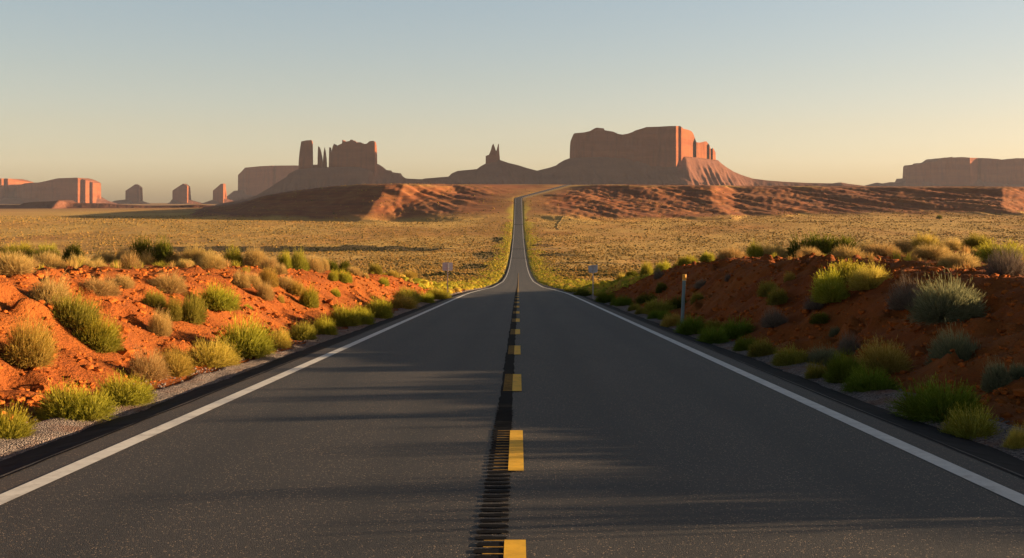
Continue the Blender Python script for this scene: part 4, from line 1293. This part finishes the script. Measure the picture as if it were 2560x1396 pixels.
V, Q, T_ = tube(5.0 * s, 4.9 * s, top - 13.2 * s, top)
mesh_np('reflector', V, Q, T_, mat=M['reflector'], parent=root, smooth=False)
V, Q, T_ = tube(5.4 * s, 5.4 * s, top - 15.8 * s, top - 13.4 * s)
mesh_np('band', V, Q, T_, mat=M['collar'], parent=root, smooth=False)

# ------------------------------------------------------------------ haze
HB = [(-7600, -60, -60), (7600, 9300, 372)]
(x0, y0, z0_), (x1, y1, z1_) = HB
V, Q = box(x0, x1, y0, y1, z0_, z1_)
hz = mesh_np('haze', V, Q, smooth=False)
t = NT('haze_air')
vol = t.n('ShaderNodeVolumePrincipled', inp={'Color': (.78, .80, .96, 1), 'Density': 1.9e-5, 'Anisotropy': 0.0})
t.t.links.new(vol.outputs[0], t.out.inputs['Volume'])
hz.data.materials.append(t.m)
tag(hz, 'thin pale haze over the desert', 'haze', kind='stuff')

# ------------------------------------------------------------------ light
AZ, EL = math.radians(83.5), math.radians(6.6)
v = Vector((math.sin(AZ) * math.cos(EL), math.cos(AZ) * math.cos(EL), math.sin(EL)))
sun = bpy.data.lights.new('sun', 'SUN')
sun.energy = 5.0
sun.angle = math.radians(0.5)
sun.color = (1.0, .70, .40)
so = bpy.data.objects.new('sun', sun); COL.objects.link(so)
so.rotation_euler = v.to_track_quat('Z', 'Y').to_euler()

w = bpy.data.worlds.new('World'); scene.world = w
w.use_nodes = True
nt = w.node_tree
bg = nt.nodes['Background']
sky = nt.nodes.new('ShaderNodeTexSky')
sky.sky_type = 'NISHITA'
sky.sun_disc = False
sky.sun_elevation = EL
sky.sun_rotation = AZ
sky.air_density = 1.0
sky.dust_density = 3.5
sky.ozone_density = 1.0
sky.altitude = 1600
# warm, slightly dusty grade; the dome deepens towards the zenith
tc = nt.nodes.new('ShaderNodeTexCoord')
sx = nt.nodes.new('ShaderNodeSeparateXYZ'); nt.links.new(tc.outputs['Generated'], sx.inputs[0])
rp = nt.nodes.new('ShaderNodeValToRGB'); nt.links.new(sx.outputs[2], rp.inputs[0])
rp.color_ramp.elements[0].position = 0.02; rp.color_ramp.elements[0].color = (.89, .81, .92, 1)
rp.color_ramp.elements[1].position = 0.75; rp.color_ramp.elements[1].color = (.17, .20, .25, 1)
e = rp.color_ramp.elements.new(0.2); e.color = (1.10, .95, .87, 1)
for zz, cc in ((.07, (.98, .80, .77, 1)), (.12, (1.03, .85, .78, 1))):
    e = rp.color_ramp.elements.new(zz); e.color = cc
mu = nt.nodes.new('ShaderNodeMix'); mu.data_type = 'RGBA'; mu.blend_type = 'MULTIPLY'; mu.inputs[0].default_value = 1.0
nt.links.new(sky.outputs[0], mu.inputs[6]); nt.links.new(rp.outputs[0], mu.inputs[7])
# added gain brightens the sky straight ahead a little
nx_ = nt.nodes.new('ShaderNodeMapRange'); nt.links.new(sx.outputs[1], nx_.inputs['Value'])
nx_.inputs['From Min'].default_value = .8; nx_.inputs['From Max'].default_value = 1.0; nx_.inputs['To Min'].default_value = 1.0; nx_.inputs['To Max'].default_value = 1.21
m2 = nt.nodes.new('ShaderNodeVectorMath'); m2.operation = 'SCALE'
nt.links.new(mu.outputs[2], m2.inputs[0]); nt.links.new(nx_.outputs[0], m2.inputs['Scale'])
nt.links.new(m2.outputs[0], bg.inputs['Color'])
bg.inputs['Strength'].default_value = 0.064

# ------------------------------------------------------------------ camera
cam = bpy.data.cameras.new('camera')
co = bpy.data.objects.new('camera', cam); COL.objects.link(co)
co.location = (CX, 0, 0)
co.rotation_euler = (math.radians(90), 0, 0)
cam.sensor_width = 36.0
cam.lens = F / 2560 * 36.0
cam.shift_x = -(VX - 1280) / 2560
cam.shift_y = -(698 - VY) / 2560
cam.clip_start = 0.1
cam.clip_end = 40000
scene.camera = co

vs = scene.view_settings
vs.view_transform = 'Standard'
vs.look = 'None'
vs.exposure = 1.75
vs.gamma = 1.0
scene.cycles.use_denoising = True
scene.cycles.max_bounces = 6
scene.cycles.diffuse_bounces = 3
scene.cycles.volume_bounces = 0
scene.cycles.transparent_max_bounces = 8
